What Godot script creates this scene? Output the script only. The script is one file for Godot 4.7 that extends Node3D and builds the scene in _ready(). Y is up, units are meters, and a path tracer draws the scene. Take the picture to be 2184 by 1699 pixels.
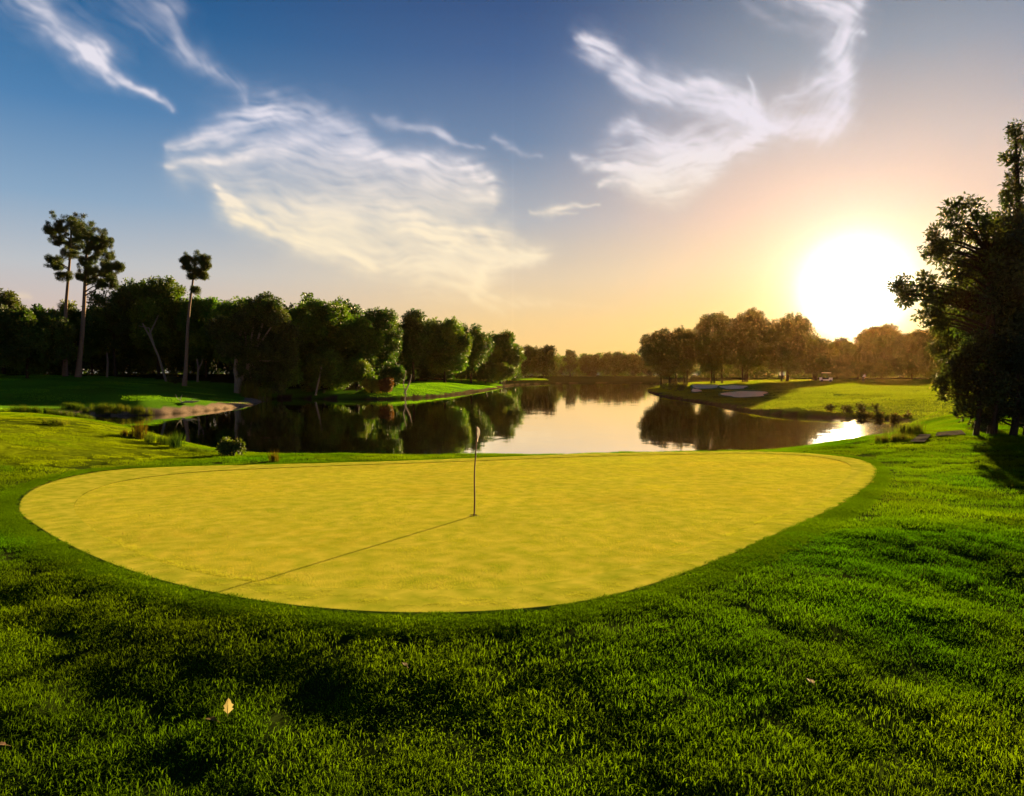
extends Node3D

const EXPOSURE := 7.5          # the photograph is exposed for a low sun: the sky below is divided by this again
const WATER := -2.3            # level of the lake, metres below the ground the photographer stands on
const SUN_AZ := 26.3           # degrees to the right of straight ahead
const SUN_EL := 9.0
const SLOPE := 0.0476          # the near ground falls gently towards the lake
const PX := 0.46886            # sightings are given in pixels of a 2184 wide print
const FOCAL := 689.3

var eye := Vector3(0, 1.65, 0)
var view := Basis.from_euler(Vector3(deg_to_rad(-2.33), 0, 0))
var lake := PackedVector2Array()
var green := PackedVector2Array()
var green_inner := PackedVector2Array()
var hills := FastNoiseLite.new()
var lumps := FastNoiseLite.new()
var warp_a := FastNoiseLite.new()
var warp_b := FastNoiseLite.new()
var fibre := FastNoiseLite.new()
var used := {}
var M := {}
var cluster_far: ArrayMesh
var cluster_near: ArrayMesh
var cluster_pine: ArrayMesh
var cluster_reed: ArrayMesh

# ---------------------------------------------------------------- small helpers

func lin(r: float, g: float, b: float) -> Color:
	return Color(r / 255.0, g / 255.0, b / 255.0).srgb_to_linear()

func srgb(r: float, g: float, b: float) -> Color:      # a real-world base colour, linear, as a material wants it
	return Color(r, g, b).linear_to_srgb()

func noise(n: FastNoiseLite, s: int, f: float, oct: int) -> void:
	n.seed = s; n.frequency = f; n.fractal_octaves = oct
	n.noise_type = FastNoiseLite.TYPE_SIMPLEX_SMOOTH
	n.fractal_type = FastNoiseLite.FRACTAL_FBM

func generator(s: int) -> RandomNumberGenerator:
	var r := RandomNumberGenerator.new(); r.seed = s
	return r

func numbered(called: String) -> String:
	var n: int = used.get(called, -1) + 1
	used[called] = n
	return called if n == 0 else "%s_%03d" % [called, n]

func tag(o: Node3D, label := "", category := "", group := "", kind := "") -> Node3D:
	if label: o.set_meta("label", label)
	if category: o.set_meta("category", category)
	if group: o.set_meta("group", group)
	if kind: o.set_meta("kind", kind)
	return o

func thing(called: String, at: Vector3, turn := 0.0) -> Node3D:
	var o := Node3D.new(); o.name = numbered(called); add_child(o, true)
	o.position = at; o.rotation.y = turn
	return o

func put(called: String, mesh: Mesh, m: Material, parent: Node3D = null) -> MeshInstance3D:
	var o := MeshInstance3D.new()
	o.name = numbered(called) if parent == null else called
	o.mesh = mesh; o.material_override = m
	(self if parent == null else parent).add_child(o, true)
	return o

func scatter(called: String, mesh: Mesh, m: Material, where: Array, tints: Array, parent: Node3D = null) -> MultiMeshInstance3D:
	var mm := MultiMesh.new()
	mm.transform_format = MultiMesh.TRANSFORM_3D
	mm.use_colors = true
	mm.mesh = mesh
	mm.instance_count = where.size()
	for i in where.size():
		mm.set_instance_transform(i, where[i])
		mm.set_instance_color(i, tints[i])
	var o := MultiMeshInstance3D.new()
	o.name = numbered(called) if parent == null else called
	o.multimesh = mm; o.material_override = m
	(self if parent == null else parent).add_child(o, true)
	return o

func smooth(a: float, b: float, x: float) -> float:
	return smoothstep(a, b, x) if a < b else 1.0 - smoothstep(b, a, x)

# ---------------------------------------------------------------- sightings: where a line of sight meets the ground

func ray(dx: float, dy: float) -> Vector3:
	var d := view * Vector3((dx * PX - 512.0) / FOCAL, (398.0 - dy * PX) / FOCAL, -1.0)
	return d / -d.z

func at_depth(dx: float, dy: float, t: float) -> Vector3:
	return eye + ray(dx, dy) * t

func on_slope(dx: float, dy: float) -> Vector2:        # (x, depth) on the near ground
	var r := ray(dx, dy)
	var t := eye.y / (-r.y - SLOPE)
	return Vector2(r.x * t, t)

func on_water(dx: float, dy: float) -> Vector2:
	var r := ray(dx, dy)
	var t := (WATER - eye.y) / r.y
	return Vector2(r.x * t, t)

func place(dx: float, t: float) -> Vector3:
	var x := ray(dx, 790.0).x * t
	return Vector3(x, ground(x, t), -t)

func on_ground(dx: float, dy: float) -> Vector3:
	var r := ray(dx, dy)
	var t := 2.0
	while t < 400.0:
		var p := eye + r * t
		if p.y < ground(p.x, t): break
		t *= 1.01
	var a := t / 1.01
	for i in 12:
		var mid := (a + t) * 0.5
		var p := eye + r * mid
		if p.y < ground(p.x, mid): t = mid
		else: a = mid
	return eye + r * t

func chaikin(p: PackedVector2Array, closed := true) -> PackedVector2Array:
	var out := PackedVector2Array()
	for i in p.size():
		var b := p[(i + 1) % p.size()]
		out.append(p[i].lerp(b, 0.25)); out.append(p[i].lerp(b, 0.75))
	return out

func inside(poly: PackedVector2Array, p: Vector2) -> float:   # signed distance, positive inside
	var best := 1e9
	var within := false
	var n := poly.size()
	var a := poly[n - 1]
	for i in n:
		var b := poly[i]
		var e := b - a
		var w := p - a
		var k := clampf(w.dot(e) / maxf(e.length_squared(), 1e-9), 0.0, 1.0)
		best = minf(best, (w - e * k).length_squared())
		if (a.y > p.y) != (b.y > p.y) and p.x < (b.x - a.x) * (p.y - a.y) / (b.y - a.y) + a.x:
			within = not within
		a = b
	return sqrt(best) * (1.0 if within else -1.0)

# ---------------------------------------------------------------- the lie of the land

func shore(x: float, t: float) -> float:               # distance to the water's edge, positive on land
	return -inside(lake, Vector2(x, t)) if t > 14.0 else 20.0

func land(x: float, t: float) -> float:
	var s := lerpf(SLOPE, 0.027, smooth(9.5, 17.0, x))
	var y := -s * minf(t, 30.0)
	if x < -8.0:                                        # the bright knoll left of the green
		y += 1.08 * smooth(-8.6, -18.5, x) * smooth(10.0, 21.0, t) * (1.0 - 0.55 * smooth(27.0, 44.0, t))
	if t > 40.0:
		var left := lerpf(-0.35, 0.75, smooth(-17.0, -32.0, x)) + 0.35 * hills.get_noise_2d(x, t)
		var far := lerpf(left, -0.75, smooth(0.0, 18.0, x))
		far = lerpf(far, -1.5, smooth(165.0, 215.0, t))
		y = lerpf(y, far, smooth(42.0, 58.0, t))
	return y

func height(x: float, t: float, d: float) -> float:
	if d < 0.0:
		return WATER - minf(1.5, -d * 0.3) - 0.02
	var w := 6.5
	if t > 45.0:
		w = 34.0 if x < -20.0 else (38.0 if x > 10.0 else 20.0)
	var k := clampf(d / w, 0.0, 1.0)
	k = 1.0 - (1.0 - k) * (1.0 - k)
	var lip := 0.25 * smooth(0.0, 0.7, d)
	return WATER + lip + (land(x, t) - WATER - lip) * k

func roughness_of_ground(x: float, t: float) -> float:
	var f := smooth(46.0, 30.0, t)
	return f * (0.038 * lumps.get_noise_2d(x, t) + 0.045 * hills.get_noise_2d(x * 4.0, t * 4.0)) + 0.12 * hills.get_noise_2d(x * 0.6 + 50.0, t * 0.6) * smooth(20.0, 60.0, t)

func ground(x: float, t: float) -> float:
	var d := shore(x, t)
	var y := height(x, t, d)
	if d < 0.0: return y
	var g := -9.0
	if t > 1.0 and t < 30.0 and x > -14.0 and x < 16.0:
		g = inside(green, Vector2(x, t))
	if g > 0.0:
		return -SLOPE * t - 0.012 - 0.045 * smooth(0.06, 0.35, g)
	var fall := 0.115 * maxf(0.0, -g - 0.25) * smooth(9.0, 5.5, t) if g > -8.9 else (0.34 * smooth(5.0, 2.5, t) if t < 5.0 else 0.0)  # front rough tilted away from the sun, shaped to darken the foreground
	return y - minf(fall, 0.4) + roughness_of_ground(x, t) * smooth(0.0, 1.2, -g) * smooth(0.0, 1.5, d)

func green_height(x: float, t: float) -> float:
	return -SLOPE * t + 0.006 * hills.get_noise_2d(x * 2.5, t * 2.5)

# ---------------------------------------------------------------- sky

func stops(list: Array, el: float) -> Color:
	for i in list.size() - 1:
		if el <= list[i + 1][0]:
			var k: float = clampf((el - list[i][0]) / (list[i + 1][0] - list[i][0]), 0.0, 1.0)
			return (list[i][1] as Color).lerp(list[i + 1][1], k)
	return list[-1][1]

func clear_sky(az: float, el: float, tables: Array) -> Color:
	var da := absf(wrapf(az - SUN_AZ, -180.0, 180.0))
	var c := stops(tables[0], el).lerp(stops(tables[1], el), smooth(3.0, 27.0, da)).lerp(stops(tables[2], el), smooth(24.0, 62.0, da))
	var ra := deg_to_rad(az); var re := deg_to_rad(el)
	var sa := deg_to_rad(SUN_AZ); var se := deg_to_rad(SUN_EL - 3.1)
	var cosg := sin(re) * sin(se) + cos(re) * cos(se) * cos(ra - sa)
	var g := rad_to_deg(acos(clampf(cosg, -1.0, 1.0)))
	var core := 7.0 * exp(-g * g / 5.0) + 0.62 * exp(-g * g / 26.0)
	var wide := 0.26 * exp(-g / 4.5)
	return Color(c.r + core + wide, c.g + core * 0.93 + wide * 0.80, c.b + core * 0.74 + wide * 0.58)

func spline(pts: Array, per: int) -> Array:
	var out := []
	var n := pts.size()
	for i in n - 1:
		var p0: Vector4 = pts[maxi(i - 1, 0)]; var p1: Vector4 = pts[i]; var p2: Vector4 = pts[i + 1]; var p3: Vector4 = pts[mini(i + 2, n - 1)]
		for k in per:
			var u := float(k) / per
			out.append(0.5 * ((2.0 * p1) + (p2 - p0) * u + (2.0 * p0 - 5.0 * p1 + 4.0 * p2 - p3) * u * u + (3.0 * p1 - p0 - 3.0 * p2 + p3) * u * u * u))
	out.append(pts[n - 1])
	return out

const CW := 1024                # the cloud window: azimuth -45..45, elevation 0..36
const CH := 410

func cloud_window() -> PackedFloat32Array:
	var dens := PackedFloat32Array(); dens.resize(CW * CH)
	var S := []
	var v := func(a: Array) -> Array:
		var o := []
		for q in a: o.append(Vector4(q[0], q[1], q[2] * 1.15, q[3]))
		return o
	# thin streaks, upper left
	S.append(v.call([[50, -30, 24, .25], [85, 20, 24, .35], [115, 55, 20, .45], [160, 95, 19, .6], [213, 128, 27, 1.0], [258, 170, 15, .85], [310, 206, 9, .65], [385, 243, 5, .3]]))
	S.append(v.call([[20, -20, 40, .14], [110, 30, 44, .2], [180, 60, 40, .1]]))
	S.append(v.call([[350, -30, 36, .14], [372, 30, 22, .26], [400, 90, 18, .28], [440, 140, 17, .3], [490, 185, 13, .3], [535, 228, 7, .15]]))
	S.append(v.call([[250, -20, 30, .1], [330, 60, 30, .14], [420, 130, 20, .16]]))
	# the broad cloud left of the middle
	S.append(v.call([[375, 330, 7, .5], [450, 302, 18, .5], [540, 265, 32, .55], [640, 256, 30, .62], [725, 275, 24, .45], [775, 312, 18, .3]]))
	S.append(v.call([[378, 352, 8, .5], [470, 345, 13, .72], [580, 325, 17, .6], [690, 315, 24, .5], [760, 328, 24, .68], [850, 350, 20, .75], [960, 360, 20, .78], [1035, 385, 16, .85], [1048, 418, 13, .6]]))
	S.append(v.call([[390, 368, 22, 0.18], [460, 380, 35, 0.15], [560, 410, 50, 0.14], [680, 405, 65, 0.18], [800, 420, 75, 0.22], [940, 440, 62, 0.25], [1035, 430, 28, 0.24]]))
	S.append(v.call([[465, 411, 13, .9], [488, 430, 17, 1.0], [538, 470, 19, .75], [600, 500, 16, .7], [700, 530, 18, .6], [800, 562, 15, .6], [900, 592, 10, .4]]))
	S.append(v.call([[570, 480, 32, 0.27], [700, 480, 45, 0.41], [800, 445, 32, 0.51], [880, 480, 34, 0.72], [960, 512, 32, .8], [1060, 520, 26, .7], [1150, 545, 16, .55]]))
	S.append(v.call([[690, 530, 34, 0.34], [850, 560, 46, 0.42], [980, 590, 40, 0.53], [1060, 562, 26, 0.64], [1155, 541, 12, 0.55]]))
	S.append(v.call([[1045, 560, 18, .6], [1022, 600, 17, .9], [1022, 640, 18, .7], [1080, 652, 16, .4], [1165, 655, 8, .3]]))
	S.append(v.call([[560, 330, 40, 0.25], [680, 350, 48, 0.31], [800, 390, 50, 0.31], [920, 420, 48, 0.31], [1010, 430, 30, 0.31]]))
	S.append(v.call([[540, 440, 26, 0.25], [660, 470, 40, .55], [780, 500, 44, 0.37], [900, 550, 44, 0.37], [1000, 570, 36, 0.37]]))
	S.append(v.call([[430, 365, 30, 0.19], [520, 380, 34, 0.25], [620, 430, 36, 0.25], [720, 460, 40, 0.25]]))
	S.append(v.call([[900, 395, 22, .5], [980, 400, 16, .6], [1045, 440, 12, .5]]))
	# the forked cloud right of the middle
	S.append(v.call([[1222, 92, 7, .5], [1258, 106, 21, .85], [1302, 140, 19, .75], [1390, 185, 20, .6], [1480, 200, 22, .6], [1560, 235, 26, .9], [1614, 276, 16, .9]]))
	S.append(v.call([[1618, 268, 14, .9], [1604, 300, 18, 1.2], [1540, 335, 20, 1.25], [1460, 356, 22, 1.2], [1380, 370, 23, 1.0], [1300, 363, 16, .8], [1215, 338, 6, .5]]))
	S.append(v.call([[1245, 130, 10, .3], [1340, 190, 14, .4], [1440, 222, 18, .42], [1540, 245, 16, .5]]))
	S.append(v.call([[1290, 320, 14, .3], [1380, 330, 26, .45], [1470, 310, 30, .4], [1560, 290, 24, .4]]))
	S.append(v.call([[1330, 165, 20, .3], [1430, 205, 28, .4], [1530, 225, 28, .4]]))
	S.append(v.call([[1780, 60, 30, .3], [1770, 140, 32, .4], [1780, 220, 32, .4], [1740, 280, 30, .4], [1660, 270, 24, .35]]))
	S.append(v.call([[1587, 175, 5, .45], [1592, 220, 12, .75], [1602, 262, 16, .8]]))
	S.append(v.call([[1298, 290, 9, .35], [1350, 276, 16, .5], [1400, 320, 22, .55], [1490, 332, 18, .6]]))
	S.append(v.call([[1268, 396, 6, .6], [1340, 391, 17, .8], [1420, 402, 26, .65], [1500, 372, 22, .7]]))
	S.append(v.call([[1370, 410, 18, .3], [1420, 432, 20, .3], [1480, 424, 8, .15]]))
	S.append(v.call([[1660, -30, 40, .3], [1730, 20, 34, .5], [1790, 40, 22, .6], [1815, 15, 16, .5]]))
	S.append(v.call([[1822, 82, 6, .5], [1790, 70, 12, .7], [1768, 105, 22, .72], [1782, 160, 26, .62], [1790, 205, 20, .65], [1768, 262, 22, .65], [1740, 296, 16, .6], [1685, 306, 10, .3]]))
	S.append(v.call([[1615, 272, 13, .8], [1680, 282, 22, .5], [1755, 272, 22, .6]]))
	S.append(v.call([[1640, 240, 14, .25], [1720, 210, 18, .42], [1792, 185, 13, .5]]))
	S.append(v.call([[1560, 20, 14, .06], [1640, 60, 10, .1], [1720, 90, 12, .1]]))
	# small wisps
	S.append(v.call([[800, 262, 7, .15], [870, 275, 10, .25], [930, 280, 10, .36], [970, 300, 8, .42], [1032, 321, 5, .3]]))
	S.append(v.call([[1055, 300, 7, .2], [1090, 325, 6, .24], [1150, 345, 4, .2]]))
	S.append(v.call([[1130, 455, 4, .45], [1180, 456, 8, .65], [1232, 447, 5, .55], [1282, 442, 3, .4]]))
	S.append(v.call([[1180, 460, 4, .3], [1210, 468, 4, .25], [1245, 464, 3, .15]]))
	S.append(v.call([[25, 636, 6, .25], [60, 632, 6, .3], [80, 640, 4, .2]]))
	S.append(v.call([[90, 688, 5, .25], [140, 690, 4, .2]]))
	S.append(v.call([[1090, 640, 10, .14], [1200, 652, 8, .14], [1320, 660, 7, .08]]))
	var k_az := CW / 90.0
	var index := 0
	for raw in S:
		index += 1
		var pts := spline(raw, 4)
		var flow := Vector2(pts[-1].x - pts[0].x, pts[-1].y - pts[0].y).normalized()
		var lo := Vector2(1e9, 1e9); var hi := -lo
		for p in pts:
			lo = lo.min(Vector2(p.x - p.z * 3.0 - 26.0, p.y - p.z * 3.0 - 26.0)); hi = hi.max(Vector2(p.x + p.z * 3.0 + 26.0, p.y + p.z * 3.0 + 26.0))
		var c0 := maxi(0, int((rad_to_deg(atan((lo.x - 1092.0) / 1470.0)) + 45.0) * k_az))
		var c1 := mini(CW - 1, int((rad_to_deg(atan((hi.x - 1092.0) / 1470.0)) + 45.0) * k_az) + 1)
		for c in range(c0, c1 + 1):
			var az := deg_to_rad((c + 0.5) / k_az - 45.0)
			var px := 1092.0 + 1470.0 * tan(az)
			var flat := 1470.0 / cos(az)
			var r0 := maxi(0, int(rad_to_deg(atan((790.0 - hi.y) / flat)) * k_az))
			var r1 := mini(CH - 1, int(rad_to_deg(atan((790.0 - lo.y) / flat)) * k_az) + 1)
			for r in range(r0, r1 + 1):
				var py := 790.0 - flat * tan(deg_to_rad((r + 0.5) / k_az))
				var q := Vector2(px + 24.0 * warp_a.get_noise_2d(px, py), py + 18.0 * warp_a.get_noise_2d(px + 900.0, py))
				q += Vector2(5.0 * warp_b.get_noise_2d(px, py), 5.0 * warp_b.get_noise_2d(px + 500.0, py))
				var best := 1e9; var bw := 1.0; var bi := 0.0; var bs := 0.0; var bd := 0.0
				var run := 0.0
				for i in pts.size() - 1:
					var a := Vector2(pts[i].x, pts[i].y)
					var e := Vector2(pts[i + 1].x, pts[i + 1].y) - a
					var w := q - a
					var l2 := e.length_squared()
					var k := clampf(w.dot(e) / l2, 0.0, 1.0)
					var ww := lerpf(pts[i].z, pts[i + 1].z, k)
					var off := (w - e * k).length() / ww
					if off < best:
						best = off; bw = ww; bi = lerpf(pts[i].w, pts[i + 1].w, k); bs = run + k * sqrt(l2); bd = signf(e.cross(w)) * off * ww
					run += sqrt(l2)
				if best > 2.6: continue
				var own := Vector2(px, py) + Vector2(30.0 * warp_a.get_noise_2d(px * 0.6, py * 0.6), 30.0 * warp_a.get_noise_2d(px * 0.6, py * 0.6 + 700.0))
				var f := fibre.get_noise_2d(own.dot(flow) * 0.13 + index * 333.0 + bs * 0.02, own.cross(flow) * 1.5)
				var f2 := warp_b.get_noise_2d((px + 0.6 * py) * 0.45 + index * 71.0, (py - 0.5 * px) * 1.1)
				var d := bi * (0.9 * exp(-best * best * 1.5) * clampf(0.9 + 0.95 * f + 0.45 * f2, 0.0, 1.8) + 0.32 * exp(-best * best * 0.5) * clampf(0.8 + 0.7 * f2 + 0.6 * f, 0.0, 1.6))
				var n := r * CW + c
				dens[n] = 1.0 - (1.0 - dens[n]) * (1.0 - clampf(d, 0.0, 0.97))
	return dens

func make_sky() -> Image:
	var near := [[0.0, lin(255, 202, 104)], [4.0, lin(255, 214, 138)], [8.0, lin(253, 221, 176)], [12.0, lin(240, 209, 186)], [16.0, lin(216, 199, 190)], [22.0, lin(156, 163, 175)], [29.0, lin(92, 110, 136)], [45.0, lin(42, 68, 106)], [90.0, lin(12, 40, 78)]]
	var mid := [[0.0, lin(250, 203, 122)], [4.0, lin(242, 208, 150)], [7.4, lin(226, 206, 176)], [12.0, lin(182, 184, 188)], [18.0, lin(116, 139, 170)], [24.0, lin(76, 105, 150)], [29.0, lin(53, 81, 128)], [45.0, lin(28, 56, 100)], [90.0, lin(10, 38, 76)]]
	var far := [[0.0, lin(224, 184, 158)], [4.0, lin(212, 190, 178)], [7.4, lin(190, 194, 198)], [12.0, lin(138, 168, 196)], [18.0, lin(82, 131, 178)], [24.0, lin(38, 100, 152)], [29.0, lin(15, 76, 130)], [45.0, lin(12, 52, 98)], [90.0, lin(8, 36, 75)]]
	var tables := [near, mid, far]
	var w := 768
	var h := 384
	var small := PackedFloat32Array(); small.resize(w * h * 3)
	for r in h:
		var el := 90.0 - (r + 0.5) / h * 180.0
		for c in w:
			var az := wrapf((c + 0.5) / w * 360.0, -180.0, 180.0)
			var col := clear_sky(az, maxf(el, 0.0), tables)
			if el < 0.0: col = Color(0.25, 0.24, 0.2)
			var n := (r * w + c) * 3
			small[n] = col.r / EXPOSURE; small[n + 1] = col.g / EXPOSURE; small[n + 2] = col.b / EXPOSURE
	var im := Image.create_from_data(w, h, false, Image.FORMAT_RGBF, small.to_byte_array())
	im.resize(4096, 2048, Image.INTERPOLATE_CUBIC)
	var dens := cloud_window()
	var high := lin(232, 228, 238); var low := lin(255, 238, 205); var lowest := lin(255, 226, 170)
	for turn in [0.0, 120.0, -120.0]:                   # wisps like these all round the sky
		for r in range(0, CH):
			var el := (r + 0.5) / (CW / 90.0)
			var cc := lowest.lerp(low, smooth(3.0, 10.0, el)).lerp(high, smooth(10.0, 19.0, el))
			var y := int((90.0 - el) / 180.0 * 2048.0)
			for c in CW:
				var d := dens[r * CW + c]
				if d < 0.004: continue
				var az := (c + 0.5) / (CW / 90.0) - 45.0 + float(turn)
				var x := posmod(int(floor(az / 360.0 * 4096.0)), 4096)
				var was := im.get_pixel(x, y)
				var lit := cc
				if turn != 0.0: lit = high.lerp(cc, 0.4) * 0.8
				im.set_pixel(x, y, Color(maxf(was.r, lerpf(was.r, lit.r / EXPOSURE, d)), maxf(was.g, lerpf(was.g, lit.g / EXPOSURE, d)), maxf(was.b, lerpf(was.b, lit.b / EXPOSURE, d))))
	return im

# ---------------------------------------------------------------- meshes

func array_mesh(v: PackedVector3Array, idx := PackedInt32Array(), col := PackedColorArray(), nor := PackedVector3Array(), uv := PackedVector2Array()) -> ArrayMesh:
	var a := []
	a.resize(Mesh.ARRAY_MAX)
	a[Mesh.ARRAY_VERTEX] = v
	if nor.size(): a[Mesh.ARRAY_NORMAL] = nor
	if col.size(): a[Mesh.ARRAY_COLOR] = col
	if uv.size(): a[Mesh.ARRAY_TEX_UV] = uv
	if idx.size(): a[Mesh.ARRAY_INDEX] = idx
	var m := ArrayMesh.new()
	m.add_surface_from_arrays(Mesh.PRIMITIVE_TRIANGLES, a)
	return m

func blades(count: int, radius: float, tall: float, wide: float, lean: float, segments: int, s: int, dry := 0.06, spread := 0.0) -> ArrayMesh:
	var r := generator(s)
	var v := PackedVector3Array(); var col := PackedColorArray(); var idx := PackedInt32Array()
	for i in count:
		var a := r.randf() * TAU
		var rr := radius * sqrt(r.randf())
		var p := Vector3(cos(a) * rr, -0.004, sin(a) * rr)
		var h := tall * r.randf_range(0.45, 1.15)
		var face := r.randf() * TAU
		var side := Vector3(cos(face), 0, sin(face)) * wide * 0.5 * r.randf_range(0.7, 1.25)
		var way := r.randf() * TAU
		var bend := Vector3(cos(way), 0, sin(way)) * h * lean * r.randf_range(0.1, 1.2)
		if spread > 0.0: bend += Vector3(p.x, 0, p.z) / radius * spread * h
		var tone := r.randf_range(0.62, 1.3)
		var c := Color(tone, tone * r.randf_range(0.94, 1.05), tone * r.randf_range(0.8, 1.1))
		if r.randf() < dry: c = Color(2.6 * tone, 1.5 * tone, 1.6 * tone)
		var at := v.size()
		if segments == 1:
			v.append_array([p - side, p + side, p + bend + Vector3(0, h, 0)])
			idx.append_array([at, at + 1, at + 2])
			for k in 3: col.append(c)
		else:
			var m := p + bend * 0.32 + Vector3(0, h * 0.58, 0)
			v.append_array([p - side * 0.8, p + side * 0.8, m - side, m + side, p + bend + Vector3(0, h * (1.0 - 0.25 * lean), 0)])
			idx.append_array([at, at + 1, at + 2, at + 1, at + 3, at + 2, at + 2, at + 3, at + 4])
			for k in 5: col.append(c)
	return array_mesh(v, idx, col)

func leaf_cluster(count: int, size: float, slender: float, s: int, drop := 0.0) -> ArrayMesh:   # leaves through a ball of radius 0.5
	var r := generator(s)
	var v := PackedVector3Array(); var col := PackedColorArray(); var idx := PackedInt32Array()
	for i in count:
		var d := Vector3(r.randfn(), r.randfn(), r.randfn()).normalized()
		var p := d * 0.5 * pow(r.randf(), 0.45)
		var along := (d + Vector3(r.randfn(), r.randfn(), r.randfn()) * 0.6 - Vector3(0, drop, 0)).normalized()
		var up := Vector3(r.randfn(), r.randfn() + 1.0, r.randfn())
		var side := along.cross(up).normalized()
		var out := side.cross(along).normalized()
		var l := size * r.randf_range(0.7, 1.3)
		var w := l * slender
		var tone := r.randf_range(0.65, 1.35)
		var c := Color(tone * r.randf_range(0.9, 1.15), tone, tone * r.randf_range(0.75, 1.1))
		var at := v.size()
		v.append_array([p - along * l * 0.5, p + side * w * 0.5 + out * l * 0.08, p + along * l * 0.5 - out * l * 0.06, p - side * w * 0.5 + out * l * 0.08])
		idx.append_array([at, at + 1, at + 2, at, at + 2, at + 3])
		for k in 4: col.append(c)
	return array_mesh(v, idx, col)

func tube(st: SurfaceTool, pts: Array, rad: Array, sides := 7, close := false) -> void:
	var rings := []
	for i in pts.size():
		var along: Vector3 = ((pts[mini(i + 1, pts.size() - 1)] as Vector3) - (pts[maxi(i - 1, 0)] as Vector3)).normalized()
		var x := along.cross(Vector3(0.31, 0.2, 0.93)).normalized()
		var y := x.cross(along)
		var ring := []
		for k in sides:
			var a := TAU * k / sides
			ring.append([pts[i] + (x * cos(a) + y * sin(a)) * rad[i], x * cos(a) + y * sin(a)])
		rings.append(ring)
	for i in rings.size() - 1:
		for k in sides:
			var q := [rings[i][k], rings[i][(k + 1) % sides], rings[i + 1][(k + 1) % sides], rings[i + 1][k]]
			for n in [0, 1, 2, 0, 2, 3]:
				st.set_normal(q[n][1]); st.add_vertex(q[n][0])
	if close:
		for e in [0, rings.size() - 1]:
			var nn: Vector3 = ((pts[e] as Vector3) - (pts[1 if e == 0 else e - 1] as Vector3)).normalized()
			for k in range(1, sides - 1):
				for n in ([0, k + 1, k] if e == 0 else [0, k, k + 1]):
					st.set_normal(nn); st.add_vertex(rings[e][n][0])

func new_st() -> SurfaceTool:
	var st := SurfaceTool.new(); st.begin(Mesh.PRIMITIVE_TRIANGLES)
	return st

func random_turn(r: RandomNumberGenerator, s: float) -> Basis:
	return Basis(Vector3(r.randfn(), r.randfn(), r.randfn()).normalized(), r.randf() * TAU).scaled(Vector3.ONE * s)

func leaf_tint(r: RandomNumberGenerator, c: Color) -> Color:
	var k := r.randf_range(0.7, 1.3)
	return Color(c.r * k * r.randf_range(0.85, 1.25), c.g * k, c.b * k * r.randf_range(0.8, 1.2))

# lobes are Vector4(x, y, z, radius) about the foot of the tree
func crown_on(o: Node3D, lobes: Array, per_area: float, scale_: float, c: Color, cluster: Mesh, r: RandomNumberGenerator, flat := 0.85, m: Material = null) -> void:
	var where := []; var tints := []
	for q in lobes:
		var n := int(maxf(5.0, per_area * q.w * q.w / (scale_ * scale_)))
		var own := leaf_tint(r, c)
		for i in n:
			var d := Vector3(r.randfn(), r.randfn(), r.randfn()).normalized()
			var p: Vector3 = Vector3(q.x, q.y, q.z) + d * q.w * pow(r.randf(), 0.38) * Vector3(1, flat, 1)
			where.append(Transform3D(random_turn(r, scale_ * r.randf_range(0.65, 1.25)), p))
			tints.append(leaf_tint(r, own))
	tag(scatter("crown", cluster, m if m else M.leaf, where, tints, o), "", "", "", "stuff")

func round_lobes(h: float, wide: float, low: float, r: RandomNumberGenerator, count := 14, lean := 0.0) -> Array:
	var c := Vector3(lean, (low + 1.0) * 0.5 * h, 0)
	var e := Vector3(wide * 0.5, (1.0 - low) * 0.5 * h, wide * 0.45)
	var out := [Vector4(c.x, c.y, c.z, minf(e.x, e.y) * 0.55)]
	for i in count:
		var y := 1.0 - 2.0 * (i + 0.5) / count
		var a := i * 2.39996 + r.randf_range(-0.5, 0.5)
		var ring := sqrt(1.0 - y * y)
		var d := Vector3(cos(a) * ring, y, sin(a) * ring)
		var lr := minf(e.x, e.y) * r.randf_range(0.3, 0.5)
		var p: Vector3 = c + d * e * r.randf_range(0.6, 0.8)
		if y < 0: p.x = lerpf(p.x, c.x, -y * 0.25)
		out.append(Vector4(p.x, p.y, p.z, lr))
	return out

func trunk_on(o: Node3D, lobes: Array, h: float, radius: float, r: RandomNumberGenerator, m: Material, lean := 0.0, stems := 1, limbs := 6) -> void:
	var st := new_st()
	for s in stems:
		if s > 0:
			put("trunk", st.commit(), m, o)
			st = new_st()
		var off := Vector3(0, -0.15, 0) if s == stems - 1 else Vector3(r.randf_range(-1.0, 1.0) * (1.0 + 0.4 * stems), -0.15, r.randf_range(-1.5, 1.5))
		var pts := []; var rad := []
		for k in 7:
			var u := k / 6.0
			pts.append(off + Vector3(lean * u + r.randf_range(-0.1, 0.1) * h * 0.06, u * h * 0.82, r.randf_range(-0.1, 0.1) * h * 0.06))
			rad.append(radius * (1.25 if k == 0 else 1.0) * lerpf(1.0, 0.3, u))
		tube(st, pts, rad, 7)
	var used_limbs := mini(limbs, lobes.size())
	for i in used_limbs:
		var q: Vector4 = lobes[(i * 2 + 1) % lobes.size()]
		var to := Vector3(q.x, q.y, q.z)
		var from_y := clampf(to.y - Vector2(to.x - lean, to.z).length() * 0.8, h * 0.15, h * 0.7)
		var from := Vector3(lean * from_y / (h * 0.82), from_y, 0)
		var mid := from.lerp(to, 0.5) + Vector3(0, -0.06 * h * 0.3, 0)
		tube(st, [from, mid, to], [radius * 0.45, radius * 0.3, radius * 0.12], 5)
	put("trunk", st.commit(), m, o)

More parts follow.
